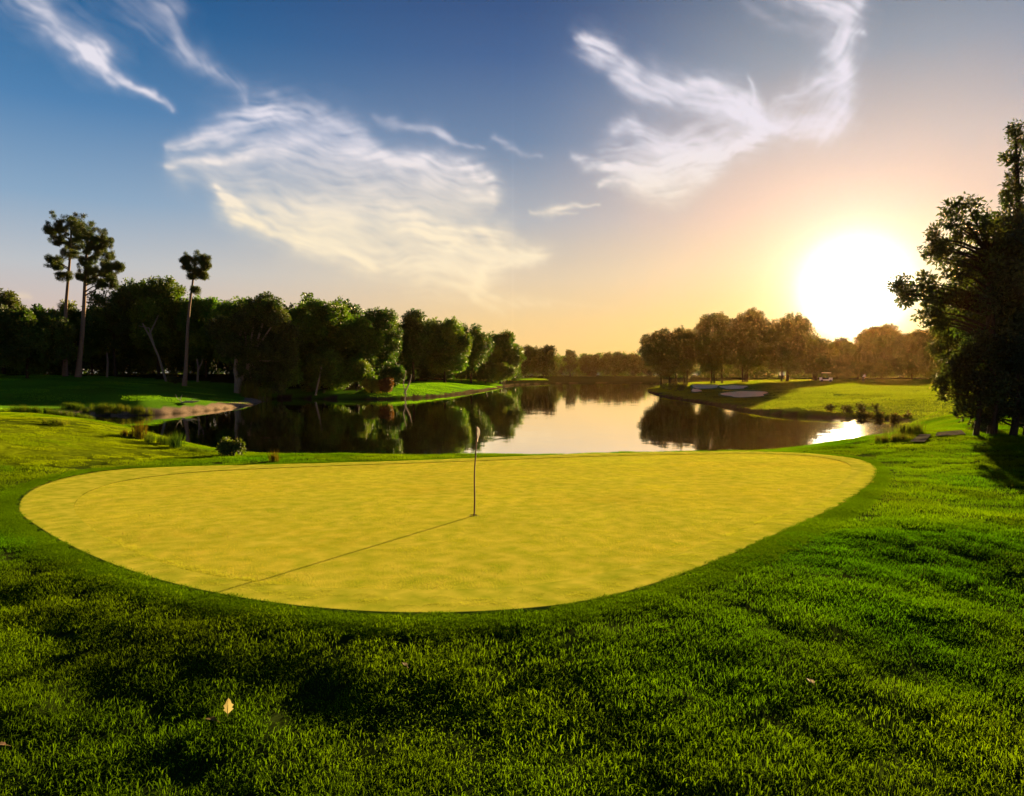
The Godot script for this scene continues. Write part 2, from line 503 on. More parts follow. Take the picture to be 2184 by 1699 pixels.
func tree(called: String, label: String, group: String, at: Vector3, top_y: float, wide: float, low: float, opt := {}) -> Node3D:
	var o := thing(called, at)
	var r := generator(hash(label))
	tag(o, label, opt.get("category", "tree"), group)
	var h := top_y - at.y
	var lean: float = opt.get("lean", 0.0)
	var lobes: Array = opt.lobes if opt.has("lobes") else round_lobes(h * 0.96, wide, low, r, opt.get("count", 14), lean)
	trunk_on(o, lobes, h, opt.get("radius", h * 0.016), r, opt.get("bark", M.bark), lean, opt.get("stems", 1), opt.get("limbs", 6))
	crown_on(o, lobes, opt.get("dense", 46.0), opt.get("clump", 1.5), opt.get("colour", Color(0.035, 0.06, 0.014)), opt.get("cluster", cluster_far), r, opt.get("flat", 0.85))
	return o

func bush(called: String, label: String, group: String, at: Vector3, wide: float, tall: float, c: Color, category := "shrub", clump := 0.5) -> Node3D:
	var o := thing(called, at)
	var r := generator(hash(label))
	tag(o, label, category, group)
	var lobes := []
	for i in 7:
		lobes.append(Vector4(r.randf_range(-0.35, 0.35) * wide, tall * r.randf_range(0.3, 0.72), r.randf_range(-0.3, 0.3) * wide, minf(tall, wide) * r.randf_range(0.22, 0.34)))
	var st := new_st()
	for i in 5:
		tube(st, [Vector3(0, -0.1, 0), Vector3(lobes[i].x * 0.4, lobes[i].y * 0.5, lobes[i].z * 0.4), Vector3(lobes[i].x, lobes[i].y, lobes[i].z)], [0.035, 0.025, 0.01], 5)
	put("stem", st.commit(), M.bark, o)
	crown_on(o, lobes, 52.0, clump, c, cluster_far, r, 0.95)
	return o

func reeds(label: String, at: Vector3, wide_px: float, tall_px: float, c: Color, group := "") -> Node3D:
	var wide := wide_px * PX / FOCAL * -at.z
	var tall := tall_px * PX / FOCAL * -at.z
	var o := thing("reed_clump", at)
	tag(o, label, "reeds", group)
	var r := generator(hash(label))
	var where := []; var tints := []
	for i in int(maxf(4, wide / tall * 7.0)):
		var p := Vector3(r.randf_range(-0.5, 0.5) * wide, 0.0, r.randf_range(-0.35, 0.35) * minf(wide, 1.0))
		p.y = ground(at.x + p.x, -(at.z + p.z)) - at.y
		p.y = maxf(p.y, WATER - at.y - 0.1)
		where.append(Transform3D(Basis(Vector3.UP, r.randf() * TAU).scaled(Vector3(0.6, 1, 0.6) * tall * r.randf_range(0.7, 1.2)), p))
		tints.append(leaf_tint(r, c))
	tag(scatter("blades", cluster_reed, M.grass, where, tints, o), "", "", "", "stuff")
	return o

# ---------------------------------------------------------------- materials

func noise_tex(s: int, freq: float, oct: int, lo: Color, hi: Color, size := 512) -> NoiseTexture2D:
	var n := FastNoiseLite.new()
	noise(n, s, freq, oct)
	var t := NoiseTexture2D.new()
	t.width = size; t.height = size; t.seamless = true; t.noise = n
	var g := Gradient.new()
	g.set_color(0, lo); g.set_color(1, hi)
	t.color_ramp = g
	return t

func normal_tex(s: int, freq: float, oct: int, bump: float, size := 512) -> NoiseTexture2D:
	var n := FastNoiseLite.new()
	noise(n, s, freq, oct)
	var t := NoiseTexture2D.new()
	t.width = size; t.height = size; t.seamless = true; t.noise = n
	t.as_normal_map = true; t.bump_strength = bump
	return t

func mat(c: Color, rough := 0.8) -> StandardMaterial3D:
	var m := StandardMaterial3D.new()
	m.albedo_color = c; m.roughness = rough
	m.metallic_specular = 0.4
	return m

func tri(m: StandardMaterial3D, tex: Texture2D, metres: float) -> void:
	m.albedo_texture = tex
	m.uv1_triplanar = true; m.uv1_world_triplanar = true
	m.uv1_scale = Vector3.ONE / metres

func grain(m: StandardMaterial3D, metres: float, strength: float) -> void:   # the nap of short turf
	m.normal_enabled = true
	m.normal_texture = normal_tex(51, 0.35, 2, 6.0, 1024)
	m.normal_scale = strength

func materials() -> void:
	var leaf := mat(Color.WHITE, 0.55)
	leaf.vertex_color_use_as_albedo = true
	leaf.backlight_enabled = true; leaf.backlight = Color(0.85, 0.82, 0.22).linear_to_srgb()
	leaf.metallic_specular = 0.35
	M.leaf = leaf
	var grass := mat(Color.WHITE, 0.5)
	grass.vertex_color_use_as_albedo = true
	grass.backlight_enabled = true; grass.backlight = Color(0.98, 0.92, 0.16).linear_to_srgb()
	grass.specular_mode = BaseMaterial3D.SPECULAR_DISABLED
	M.grass = grass
	var turf := mat(Color.WHITE, 0.6)
	turf.vertex_color_use_as_albedo = true
	turf.backlight_enabled = true; turf.backlight = Color(0.85, 0.82, 0.3).linear_to_srgb()
	turf.metallic_specular = 0.06
	M.turf = turf
	var soil := mat(Color.WHITE, 0.95)
	soil.vertex_color_use_as_albedo = true
	tri(soil, noise_tex(3, 0.03, 5, Color(0.62, 0.62, 0.6), Color(1, 1, 1)), 3.0)
	soil.specular_mode = BaseMaterial3D.SPECULAR_DISABLED
	M.soil = soil
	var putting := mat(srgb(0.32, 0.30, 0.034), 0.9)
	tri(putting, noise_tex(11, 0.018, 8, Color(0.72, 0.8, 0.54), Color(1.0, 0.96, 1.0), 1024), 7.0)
	grain(putting, 3.0, 0.16)
	putting.specular_mode = BaseMaterial3D.SPECULAR_DISABLED
	M.putting = putting
	var collar := mat(srgb(0.312, 0.296, 0.034), 0.9)
	tri(collar, noise_tex(12, 0.012, 7, Color(0.7, 0.78, 0.55), Color(1.0, 0.97, 1.0)), 2.5)
	collar.specular_mode = BaseMaterial3D.SPECULAR_DISABLED
	grain(collar, 3.0, 0.2)
	M.collar = collar
	var water := mat(srgb(0.92, 0.89, 0.84), 0.03)
	water.metallic = 1.0                                # seen at a few degrees only: it mirrors nearly all
	water.normal_enabled = true
	water.normal_texture = normal_tex(21, 0.012, 4, 6.0)
	water.normal_scale = 0.018
	water.uv1_scale = Vector3(1, 1, 1)
	M.water = water
	for q in [["bark", 0.055, 0.04, 0.028], ["bark_pale", 0.26, 0.22, 0.17], ["bark_pine", 0.24, 0.17, 0.13], ["dead_wood", 0.42, 0.38, 0.31]]:
		var b := mat(srgb(q[1], q[2], q[3]), 0.9)
		tri(b, noise_tex(31, 0.05, 5, Color(0.55, 0.52, 0.5), Color(1, 1, 1), 256), 1.2)
		b.uv1_scale = Vector3(1.6, 0.35, 1.6)
		b.metallic_specular = 0.15
		M[q[0]] = b
	var sand := mat(srgb(0.88, 0.62, 0.36), 0.95)
	tri(sand, noise_tex(41, 0.05, 5, Color(0.86, 0.86, 0.86), Color(1, 1, 1), 256), 4.0)
	sand.specular_mode = BaseMaterial3D.SPECULAR_DISABLED
	M.sand = sand
	var concrete := mat(srgb(0.09, 0.08, 0.065), 0.95)
	tri(concrete, noise_tex(42, 0.04, 5, Color(0.75, 0.75, 0.75), Color(1, 1, 1), 256), 2.0)
	concrete.specular_mode = BaseMaterial3D.SPECULAR_DISABLED
	M.concrete = concrete
	M.stick = mat(srgb(0.10, 0.035, 0.015), 0.55)
	M.cup = mat(srgb(0.7, 0.68, 0.62), 0.5)
	M.hole = mat(srgb(0.01, 0.008, 0.005), 0.9)
	var cloth := mat(srgb(0.10, 0.036, 0.003), 0.9)
	cloth.backlight_enabled = true; cloth.backlight = Color(0.2, 0.2, 0.2).linear_to_srgb()
	M.cloth = cloth
	M.white = mat(srgb(0.8, 0.78, 0.74), 0.35)
	M.dark = mat(srgb(0.03, 0.03, 0.03), 0.7)
	M.skin = mat(srgb(0.42, 0.25, 0.17), 0.6)
	M.shirt = mat(srgb(0.78, 0.75, 0.72), 0.8)
	var yellow := mat(srgb(0.085, 0.040, 0.001), 0.85)
	yellow.backlight_enabled = true; yellow.backlight = Color(0.3, 0.25, 0.1).linear_to_srgb()
	M.leaf_yellow = yellow
	var brown := mat(srgb(0.06, 0.022, 0.005), 0.8)
	brown.backlight_enabled = true; brown.backlight = Color(0.5, 0.4, 0.3).linear_to_srgb()
	M.leaf_brown = brown

# ---------------------------------------------------------------- ground, water, green

func lawn_here(x: float, t: float, d: float) -> bool:
	if d < 0.35: return false
	if t < 45.0: return true
	if x > 10.0: return t < 182.0
	if t > 215.0: return d < 75.0 and x > -60.0
	if x < -19.0: return t < 99.0 - 0.12 * (x + 19.0) and d < 60.0
	return d < 11.0 and t < 165.0 and x < 5.0 and t > 92.0

func ground_colour(x: float, t: float, d: float) -> Color:
	if d < 0.0: return Color(0.03, 0.024, 0.015)
	var n := hills.get_noise_2d(x * 1.7, t * 1.7)
	var c := Color(0.028, 0.045, 0.008)
	if x < -9.0 and t > 14.0 and t < 45.0: c = c.lerp(Color(0.145, 0.195, 0.006), smooth(-9.0, -12.5, x) * smooth(14.0, 18.0, t) * clampf(0.7 + n, 0.0, 1.0))  # mown knoll, its colour lightened further for the sunlight on it
	if t > 38.0:
		if lawn_here(x, t, d): c = Color(0.09, 0.215, 0.014).lerp(Color(0.10, 0.14, 0.018), smooth(2.0, 14.0, x)) * (1.0 + 0.35 * n)  # left lawn's green raised to make up for the shade lying on it
		else: c = Color(0.022, 0.02, 0.010)
	var edge := 0.9 + 0.5 * n
	if t > 50.0 and x < -16.0 and x > -40.0 and d < 1.5 + n and t < 92.0: c = Color(0.26, 0.19, 0.145)        # bare earth at the tip of the lawn
	elif d < edge: c = Color(0.075, 0.055, 0.034)
	return c

func build_ground() -> void:
	var angles := []
	var a := -180.0
	while a < 180.0:
		angles.append(deg_to_rad(a))
		a += 0.22 if absf(a + 0.11) < 46.0 else 4.0
	var radii := [0.0, 0.35]
	while radii[-1] < 430.0: radii.append(radii[-1] * 1.021 + 0.012)
	var na := angles.size(); var nr := radii.size()
	var v := PackedVector3Array(); v.resize(na * nr)
	var col := PackedColorArray(); col.resize(na * nr)
	for i in nr:
		for k in na:
			var x: float = sin(angles[k]) * radii[i]
			var t: float = cos(angles[k]) * radii[i]
			var y: float
			var c: Color
			if absf(angles[k]) > 0.86:
				y = maxf(land(x, t), -1.6) if t > 0.0 else 0.0
				c = Color(0.03, 0.05, 0.01)
			else:
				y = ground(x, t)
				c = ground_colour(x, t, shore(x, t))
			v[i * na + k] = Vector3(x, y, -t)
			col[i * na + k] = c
	var idx := PackedInt32Array()
	for i in nr - 1:
		for k in na:
			var k2 := (k + 1) % na
			var p := i * na + k; var q := i * na + k2
			var s := p + na; var u := q + na
			idx.append_array([p, s, u, p, u, q])
	var nor := PackedVector3Array(); nor.resize(v.size())
	for j in range(0, idx.size(), 3):
		var n := (v[idx[j + 2]] - v[idx[j]]).cross(v[idx[j + 1]] - v[idx[j]])
		for e in 3: nor[idx[j + e]] += n
	for j in nor.size(): nor[j] = nor[j].normalized() if nor[j].length() > 0.0 else Vector3.UP
	tag(put("ground", array_mesh(v, idx, col, nor), M.soil), "rolling golf course ground of lawns, banks and woodland floor", "", "", "structure")

func build_water() -> void:
	var v := PackedVector3Array(); var uv := PackedVector2Array(); var nor := PackedVector3Array(); var idx := PackedInt32Array()
	var tri_idx := Geometry2D.triangulate_polygon(lake)
	var c := Vector2.ZERO
	for p in lake: c += p
	# the sheet runs a little way in under the banks
	var wide := Geometry2D.offset_polygon(lake, 2.5)
	var outline: PackedVector2Array = wide[0]
	for w in wide:
		if w.size() > outline.size(): outline = w
	tri_idx = Geometry2D.triangulate_polygon(outline)
	for p in outline:
		v.append(Vector3(p.x, WATER, -p.y)); uv.append(Vector2(p.x / 14.0, p.y / 26.0)); nor.append(Vector3.UP)
	for j in range(0, tri_idx.size(), 3):
		var A := v[tri_idx[j]]; var B := v[tri_idx[j + 1]]; var C := v[tri_idx[j + 2]]
		if (C - A).cross(B - A).y > 0.0: idx.append_array([tri_idx[j], tri_idx[j + 1], tri_idx[j + 2]])
		else: idx.append_array([tri_idx[j], tri_idx[j + 2], tri_idx[j + 1]])
	var tan_ := PackedFloat32Array()
	for p in v: tan_.append_array([1, 0, 0, 1])
	tag(put("lake_water", array_mesh(v, idx, PackedColorArray(), nor, uv), M.water), "dark still lake mirroring the woods and the bright sky", "", "", "structure")

func radial(poly: PackedVector2Array, c: Vector2, ang: float) -> float:
	var d := Vector2(cos(ang), sin(ang))
	var best := 0.0
	for i in poly.size():
		var a := poly[i] - c
		var e := poly[(i + 1) % poly.size()] - c - a
		var den := d.cross(e)
		if absf(den) < 1e-9: continue
		var s := a.cross(e) / den
		var k := a.cross(d) / den
		if s > 0.0 and k >= 0.0 and k <= 1.0: best = maxf(best, s)
	return best

func ring_sheet(c: Vector2, inner: Array, outer: Array, rings: int, lift: float, skirt: bool) -> ArrayMesh:
	var n := outer.size()
	var v := PackedVector3Array(); var idx := PackedInt32Array(); var nor := PackedVector3Array()
	var rows := rings + 1 + (1 if skirt else 0)
	for i in rows:
		var u := minf(1.0, float(i) / rings)
		for k in n:
			var ang := TAU * k / n
			var p := c + Vector2(cos(ang), sin(ang)) * lerpf(inner[k], outer[k], u)
			var y := green_height(p.x, p.y) + lift
			if i > rings: y -= 0.06
			v.append(Vector3(p.x, y, -p.y))
			nor.append(Vector3(0, 1, 0))
	for i in rows - 1:
		for k in n:
			var k2 := (k + 1) % n
			var a := i * n + k; var b := i * n + k2; var d := a + n; var e := b + n
			idx.append_array([a, e, d, a, b, e])
	for j in nor.size(): nor[j] = Vector3.ZERO
	for j in range(0, idx.size(), 3):
		var q := (v[idx[j + 2]] - v[idx[j]]).cross(v[idx[j + 1]] - v[idx[j]])
		if q.y < 0.0:
			var s := idx[j + 1]; idx[j + 1] = idx[j + 2]; idx[j + 2] = s; q = -q
		for e in 3: nor[idx[j + e]] += q
	for j in nor.size(): nor[j] = nor[j].normalized() if nor[j].length() > 1e-12 else Vector3.UP
	return array_mesh(v, idx, PackedColorArray(), nor)

func build_green() -> void:
	var c := Vector2(0.6, 12.0)
	var outer := []; var inner := []; var zero := []
	for k in 240:
		var ang := TAU * k / 240
		outer.append(radial(green, c, ang))
		inner.append(minf(radial(green_inner, c, ang), outer[-1] - 0.12))
		zero.append(0.0)
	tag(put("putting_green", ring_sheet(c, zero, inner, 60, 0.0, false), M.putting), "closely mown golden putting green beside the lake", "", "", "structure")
	tag(put("green_collar", ring_sheet(c, inner, outer, 12, 0.011, true), M.collar), "slightly longer mown collar ringing the putting green", "", "", "structure")

func tilt_at(x: float, t: float, e: float, turn: float, s: float) -> Transform3D:
	var y := ground(x, t)
	var up := Vector3(ground(x - e, t) - ground(x + e, t), 2.0 * e, ground(x, t + e) - ground(x, t - e)).normalized()
	var xx := Vector3(cos(turn), 0, sin(turn))
	var zz := xx.cross(up).normalized()
	xx = up.cross(zz).normalized()
	return Transform3D(Basis(xx, up, zz).scaled_local(Vector3.ONE * s), Vector3(x, y, -t))

func build_grass() -> void:
	var r := generator(77)
	var near := [blades(300, 0.19, 0.047, 0.0038, 0.95, 2, 1, 0.06), blades(300, 0.19, 0.038, 0.0042, 1.1, 2, 2, 0.13), blades(260, 0.2, 0.062, 0.0044, 0.9, 2, 3, 0.08)]
	var mid := [blades(420, 0.42, 0.06, 0.009, 0.8, 1, 4), blades(420, 0.42, 0.052, 0.010, 0.9, 1, 5, 0.1)]
	var far := [blades(520, 2.0, 0.10, 0.05, 0.8, 1, 6, 0.03), blades(520, 2.0, 0.085, 0.055, 0.9, 1, 7, 0.05)]
	var sets := [[near, 1.6, 9.5, 0.20, 0.06], [mid, 9.3, 46.0, 0.46, 0.2], [far, 45.0, 250.0, 2.6, 0.8]]
	var total := 0
	for s in sets:
		var bags := []; var tints := []
		for m in s[0]: bags.append([]); tints.append([])
		var t: float = s[1]
		while t < s[2]:
			var half := 0.83 * t + 2.5
			var x := -half
			while x < half:
				var px: float = x + r.randf_range(-0.5, 0.5) * s[3]
				var pt: float = t + r.randf_range(-0.5, 0.5) * s[3]
				var pick := r.randi() % (s[0] as Array).size()
				x += s[3]
				var g := -9.0
				if pt > 3.5 and pt < 30.0 and px > -14.0 and px < 16.0: g = inside(green, Vector2(px, pt))
				if g > -(0.17 if pt < 9.5 else 0.40): continue
				var d := shore(px, pt)
				if not lawn_here(px, pt, d + (0.0 if pt < 45.0 else -1.2)): continue
				if pt > 45.0 and hidden_sand(px, pt): continue
				if pt > 45.0 and px < -15.0 and pt < 105.0 and r.randf() < 0.85: continue      # closely mown; blades thinned so the shaded lawn comes out lighter
				var clump := lumps.get_noise_2d(px * 0.5 + 40.0, pt * 0.5)
				var size := 1.0 + 0.28 * clump + r.randf_range(-0.12, 0.12)
				if g > -0.6: size *= 0.8
				var tone := 1.0 + 0.5 * hills.get_noise_2d(px * 6.0, pt * 6.0)
				var warm := clampf(hills.get_noise_2d(px * 3.0 + 70.0, pt * 3.0), -0.5, 0.5)
				var c := Color(0.058 * tone * (1.0 + 0.8 * warm), 0.122 * tone * (1.0 + 0.2 * warm), 0.002 * tone)
				var dry := smooth(-8.0, -12.0, px) * smooth(13.0, 17.0, pt) * (0.6 + warm)  # share of the knoll's short yellow grass, with sunlight put into its colour
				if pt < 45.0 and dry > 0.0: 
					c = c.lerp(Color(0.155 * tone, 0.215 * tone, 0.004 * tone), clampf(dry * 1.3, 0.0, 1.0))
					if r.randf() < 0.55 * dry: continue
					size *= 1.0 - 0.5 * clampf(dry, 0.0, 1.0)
				if pt > 45.0: c = Color(0.105 * tone, 0.25 * tone, 0.014 * tone).lerp(Color(0.12 * tone, 0.165 * tone, 0.018 * tone), smooth(2.0, 14.0, px))  # blades on the left lightened against the shadow of the woods
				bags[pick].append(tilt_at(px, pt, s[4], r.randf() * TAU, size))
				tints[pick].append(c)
			t += s[3]
		for k in bags.size():
			total += bags[k].size()
			tag(scatter("rough_grass" if s[2] < 50.0 else "lawn_grass", s[0][k], M.grass, bags[k], tints[k]), ["shaggy green rough grass around the putting green", "green rough grass running down to the lake", "mown grass of the lawns across the lake"][sets.find(s)], "grass", "", "stuff")
	# tufts that stand right up against the rim of the green
	var ew := []; var et := []
	for k in 3600:
		var ang := r.randf() * TAU
		var q := Vector2(0.6, 12.0) + Vector2(cos(ang), sin(ang)) * (radial(green, Vector2(0.6, 12.0), ang) + 0.06 + 0.30 * r.randf())
		var tone := 1.0 + 0.4 * hills.get_noise_2d(q.x * 6.0, q.y * 6.0)
		ew.append(tilt_at(q.x, q.y, 0.06, r.randf() * TAU, r.randf_range(0.45, 0.85)))
		et.append(Color(0.054 * tone, 0.115 * tone, 0.002 * tone))
	tag(scatter("rough_grass", near[0], M.grass, ew, et), "rough grass standing against the rim of the green", "grass", "", "stuff")
	# the mown turf itself: blades a few millimetres tall
	var turf := [blades(900, 0.36, 0.013, 0.0042, 0.8, 1, 8, 0.2), blades(900, 0.36, 0.011, 0.0044, 0.9, 1, 9, 0.12)]
	var fringe := [blades(420, 0.14, 0.013, 0.0032, 0.8, 1, 10, 0.12)]
	var where := [[], []]; var tint := [[], []]
	var t := 4.2
	while t < 25.0:
		var x := -10.5
		while x < 11.5:
			var px := x + r.randf_range(-0.2, 0.2); var pt := t + r.randf_range(-0.2, 0.2)
			x += 0.42
			var g := inside(green, Vector2(px, pt))
			if g < 0.3: continue
			var y := green_height(px, pt)
			var b := Basis(Vector3.RIGHT, -atan(SLOPE)) * Basis(Vector3.UP, r.randf() * TAU)
			var n := 1.0 + 0.3 * hills.get_noise_2d(px * 8.0, pt * 5.0) + 0.3 * lumps.get_noise_2d(px * 0.5, pt * 0.5)
			var k := r.randi() % 2
			where[k].append(Transform3D(b, Vector3(px, y, -pt)))
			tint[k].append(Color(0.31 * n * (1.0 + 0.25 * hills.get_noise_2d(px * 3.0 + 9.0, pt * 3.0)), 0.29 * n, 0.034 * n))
		t += 0.42
	var straw := blades(70, 0.36, 0.021, 0.0055, 0.9, 1, 12, 0.0)
	var sw := []; var stt := []
	for k in 900:
		var q := Vector2(r.randf_range(-10.0, 11.0), r.randf_range(4.6, 24.0))
		if inside(green, q) < 0.3: continue
		sw.append(Transform3D(Basis(Vector3.UP, r.randf() * TAU), Vector3(q.x, green_height(q.x, q.y), -q.y)))
		stt.append(Color(0.36, 0.31, 0.09) * r.randf_range(0.5, 1.1) if r.randf() < 0.6 else Color(0.13, 0.19, 0.02))
	tag(scatter("green_turf", straw, M.turf, sw, stt), "pale straw blades scattered through the putting green", "grass", "", "stuff")
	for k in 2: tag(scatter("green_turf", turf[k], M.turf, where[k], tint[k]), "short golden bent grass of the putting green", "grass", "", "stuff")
	var fw := []; var ft := []
	var c := Vector2(0.6, 12.0)
	for k in 1000:
		var ang := r.randf() * TAU
		var rad := radial(green, c, ang) - r.randf_range(0.09, 0.42)
		var p := c + Vector2(cos(ang), sin(ang)) * rad
		fw.append(Transform3D(Basis(Vector3.UP, r.randf() * TAU), Vector3(p.x, green_height(p.x, p.y) + 0.006, -p.y)))
		ft.append(Color(0.265, 0.28, 0.034) * r.randf_range(0.75, 1.25))
	tag(scatter("collar_turf", fringe[0], M.turf, fw, ft), "lit grass blades along the rim of the green", "grass", "", "stuff")
	print("grass patches ", total + where[0].size() + where[1].size())

var sands := []                  # outlines of the bunkers, on the ground plan

func hidden_sand(x: float, t: float) -> bool:
	for s in sands:
		if inside(s, Vector2(x, t)) > -1.2: return true
	return false

func bunker_plan(cx: float, t: float, wide: float, deep: float) -> PackedVector2Array:
	var p := PackedVector2Array()
	var x := ray(cx, 790.0).x * t
	for k in 28:
		var a := TAU * k / 28
		var w := 1.0 + 0.14 * sin(a * 3.0 + cx) + 0.08 * sin(a * 5.0 + 2.0 * cx)
		p.append(Vector2(x + cos(a) * wide * 0.5 * w, t + sin(a) * deep * 0.5 * w))
	return p

func bunker(label: String, plan: PackedVector2Array) -> void:
	# sand swept up towards the far lip, which stands a little proud of the lawn
	var c := Vector2.ZERO
	for p in plan: c += p / plan.size()
	var lo := 1e9; var hi := -1e9
	for p in plan: lo = minf(lo, p.y); hi = maxf(hi, p.y)
	var v := PackedVector3Array(); var idx := PackedInt32Array()
	var o := thing("sand_bunker", Vector3(c.x, ground(c.x, c.y), -c.y))
	tag(o, label, "bunker", "bunkers beside the far green")
	for i in 9:
		for p in plan:
			var q := c.lerp(p, i / 8.0)
			var face := pow(clampf((q.y - lo) / (hi - lo), 0.0, 1.0), 1.6)
			v.append(Vector3(q.x, ground(q.x, q.y) + 0.10 + 0.5 * face, -q.y) - o.position)
	var n := plan.size()
	for i in 8:
		for k in n:
			var a := i * n + k; var b := i * n + (k + 1) % n
			idx.append_array([a, b + n, a + n, a, b, b + n])
	put("sand", array_mesh(v, idx), M.sand, o)
	var st := new_st()
	var back := []; var rad := []
	for k in n + 1:
		var p := plan[k % n]
		var face := pow(clampf((p.y - lo) / (hi - lo), 0.0, 1.0), 1.6)
		back.append(Vector3(p.x, ground(p.x, p.y) + 0.0 + 0.52 * face, -p.y) - o.position)
		rad.append(0.02 + 0.2 * face)
	tube(st, back, rad, 6)
	put("grass_lip", st.commit(), M.lip, o)

# ---------------------------------------------------------------- objects

func build_flagstick() -> void:
	var p := on_slope(1010, 1100)
	var o := thing("flagstick", Vector3(p.x, green_height(p.x, p.y), -p.y))
	tag(o, "thin dark flagstick standing in the hole of the golden putting green", "flagstick")
	var top := at_depth(1016, 912, p.y) - o.position
	var st := new_st()
	var pts := []; var rad := []
	for k in 10:
		var u := k / 9.0
		pts.append(Vector3(top.x * u + 0.008 * sin(u * 9.0), -0.1 + (top.y + 0.1) * u, 0.004 * sin(u * 7.0)))
		rad.append(lerpf(0.0125, 0.0085, u))
	tube(st, pts, rad, 8, true)
	put("pole", st.commit(), M.stick, o)
	# the little flag hangs furled along the top of the pole
	var v := PackedVector3Array(); var idx := PackedInt32Array()
	for i in 13:
		var u := i / 12.0
		for k in 9:
			var w := k / 8.0
			var fold := 0.035 * sin(w * 9.0 + u * 2.0) * w
			var x := 0.008 + 0.036 * w * (1.0 - 0.35 * u) + 0.012 * sin(u * 5.0)
			v.append(Vector3(top.x + x, top.y + 0.02 - 0.20 * u - 0.03 * w, fold * (0.5 + u)))
	for i in 12:
		for k in 8:
			var a := i * 9 + k
			idx.append_array([a, a + 1, a + 10, a, a + 10, a + 9])
	put("flag", array_mesh(v, idx), M.cloth, o)
	var cup := new_st()
	tube(cup, [Vector3(0, 0.006, 0), Vector3(0, 0.004, 0), Vector3(0, -0.09, 0)], [0.058, 0.054, 0.054], 20)
	put("cup", cup.commit(), M.hole, o)

func fallen_leaf(label: String, dx: float, dy: float, size: float, turn: float, stand: float, m: Material) -> void:
	var p := on_ground(dx, dy)
	var o := thing("fallen_leaf", p + Vector3(0, 0.035, 0), turn)
	tag(o, label, "leaf", "fallen leaves in the grass")
	var v := PackedVector3Array(); var idx := PackedInt32Array()
	var prof := [[0.0, 0.03], [0.1, 0.22], [0.18, 0.36], [0.26, 0.24], [0.4, 0.36], [0.52, 0.22], [0.7, 0.16], [0.86, 0.08], [1.0, 0.0]]
	for q in prof:
		for s in [-1.0, 0.0, 1.0]:
			var y: float = q[0]
			v.append(Vector3(s * q[1] * size * (0.8 if s < 0 else 1.0), y * size * sin(stand) + 0.10 * size * absf(s) * q[1] * 2.0 + 0.08 * size * sin(y * 3.0), -y * size * cos(stand)))
	for i in prof.size() - 1:
		for k in 2:
			var a := i * 3 + k
			idx.append_array([a, a + 3, a + 4, a, a + 4, a + 1])
	put("blade", array_mesh(v, idx), m, o)
	var st := new_st()
	tube(st, [Vector3(0, -0.01, size * 0.3), Vector3(0, 0.0, 0), Vector3(0, size * sin(stand) * 0.5 + 0.08 * size, -size * 0.5 * cos(stand))], [0.0012, 0.0016, 0.0007], 5)
	put("stalk", st.commit(), m, o)

func box(st: SurfaceTool, c: Vector3, s: Vector3) -> void:
	var b := BoxMesh.new(); b.size = s
	st.append_from(b, 0, Transform3D(Basis(), c))

func build_cart(at: Vector3) -> void:  # cart added to stand for an unidentified bright spot under the sun
	var o := thing("added_golf_cart", at, deg_to_rad(70.0))
	tag(o, "small white golf cart added for an unidentified bright spot on the far lawn below the sun", "golf cart")
	var st := new_st()
	box(st, Vector3(0, 0.42, 0), Vector3(1.15, 0.22, 2.3)); box(st, Vector3(0, 0.68, -0.95), Vector3(1.1, 0.42, 0.42)); box(st, Vector3(0, 0.66, 0.85), Vector3(1.1, 0.4, 0.6))
	put("body", st.commit(), M.white, o)
	var roof := new_st()
	box(roof, Vector3(0, 1.82, 0.05), Vector3(1.2, 0.08, 1.7)); box(roof, Vector3(0, 1.87, 0.05), Vector3(1.0, 0.04, 1.5))
	put("roof", roof.commit(), M.white, o)
	for x in [-0.52, 0.52]:
		for z in [-0.75, 0.75]:
			var p := new_st()
			tube(p, [Vector3(x, 0.7, z), Vector3(x, 1.8, z * 0.95)], [0.025, 0.025], 6)
			put("post", p.commit(), M.dark, o)
			var w := new_st()
			tube(w, [Vector3(x - 0.1, 0.24, z * 1.05), Vector3(x + 0.1, 0.24, z * 1.05)], [0.24, 0.24], 14, true)
			put("wheel", w.commit(), M.dark, o)
	var seat := new_st()
	box(seat, Vector3(0, 0.78, 0.25), Vector3(1.0, 0.14, 0.5)); box(seat, Vector3(0, 1.05, 0.5), Vector3(1.0, 0.45, 0.12))
	put("seat", seat.commit(), M.dark, o)

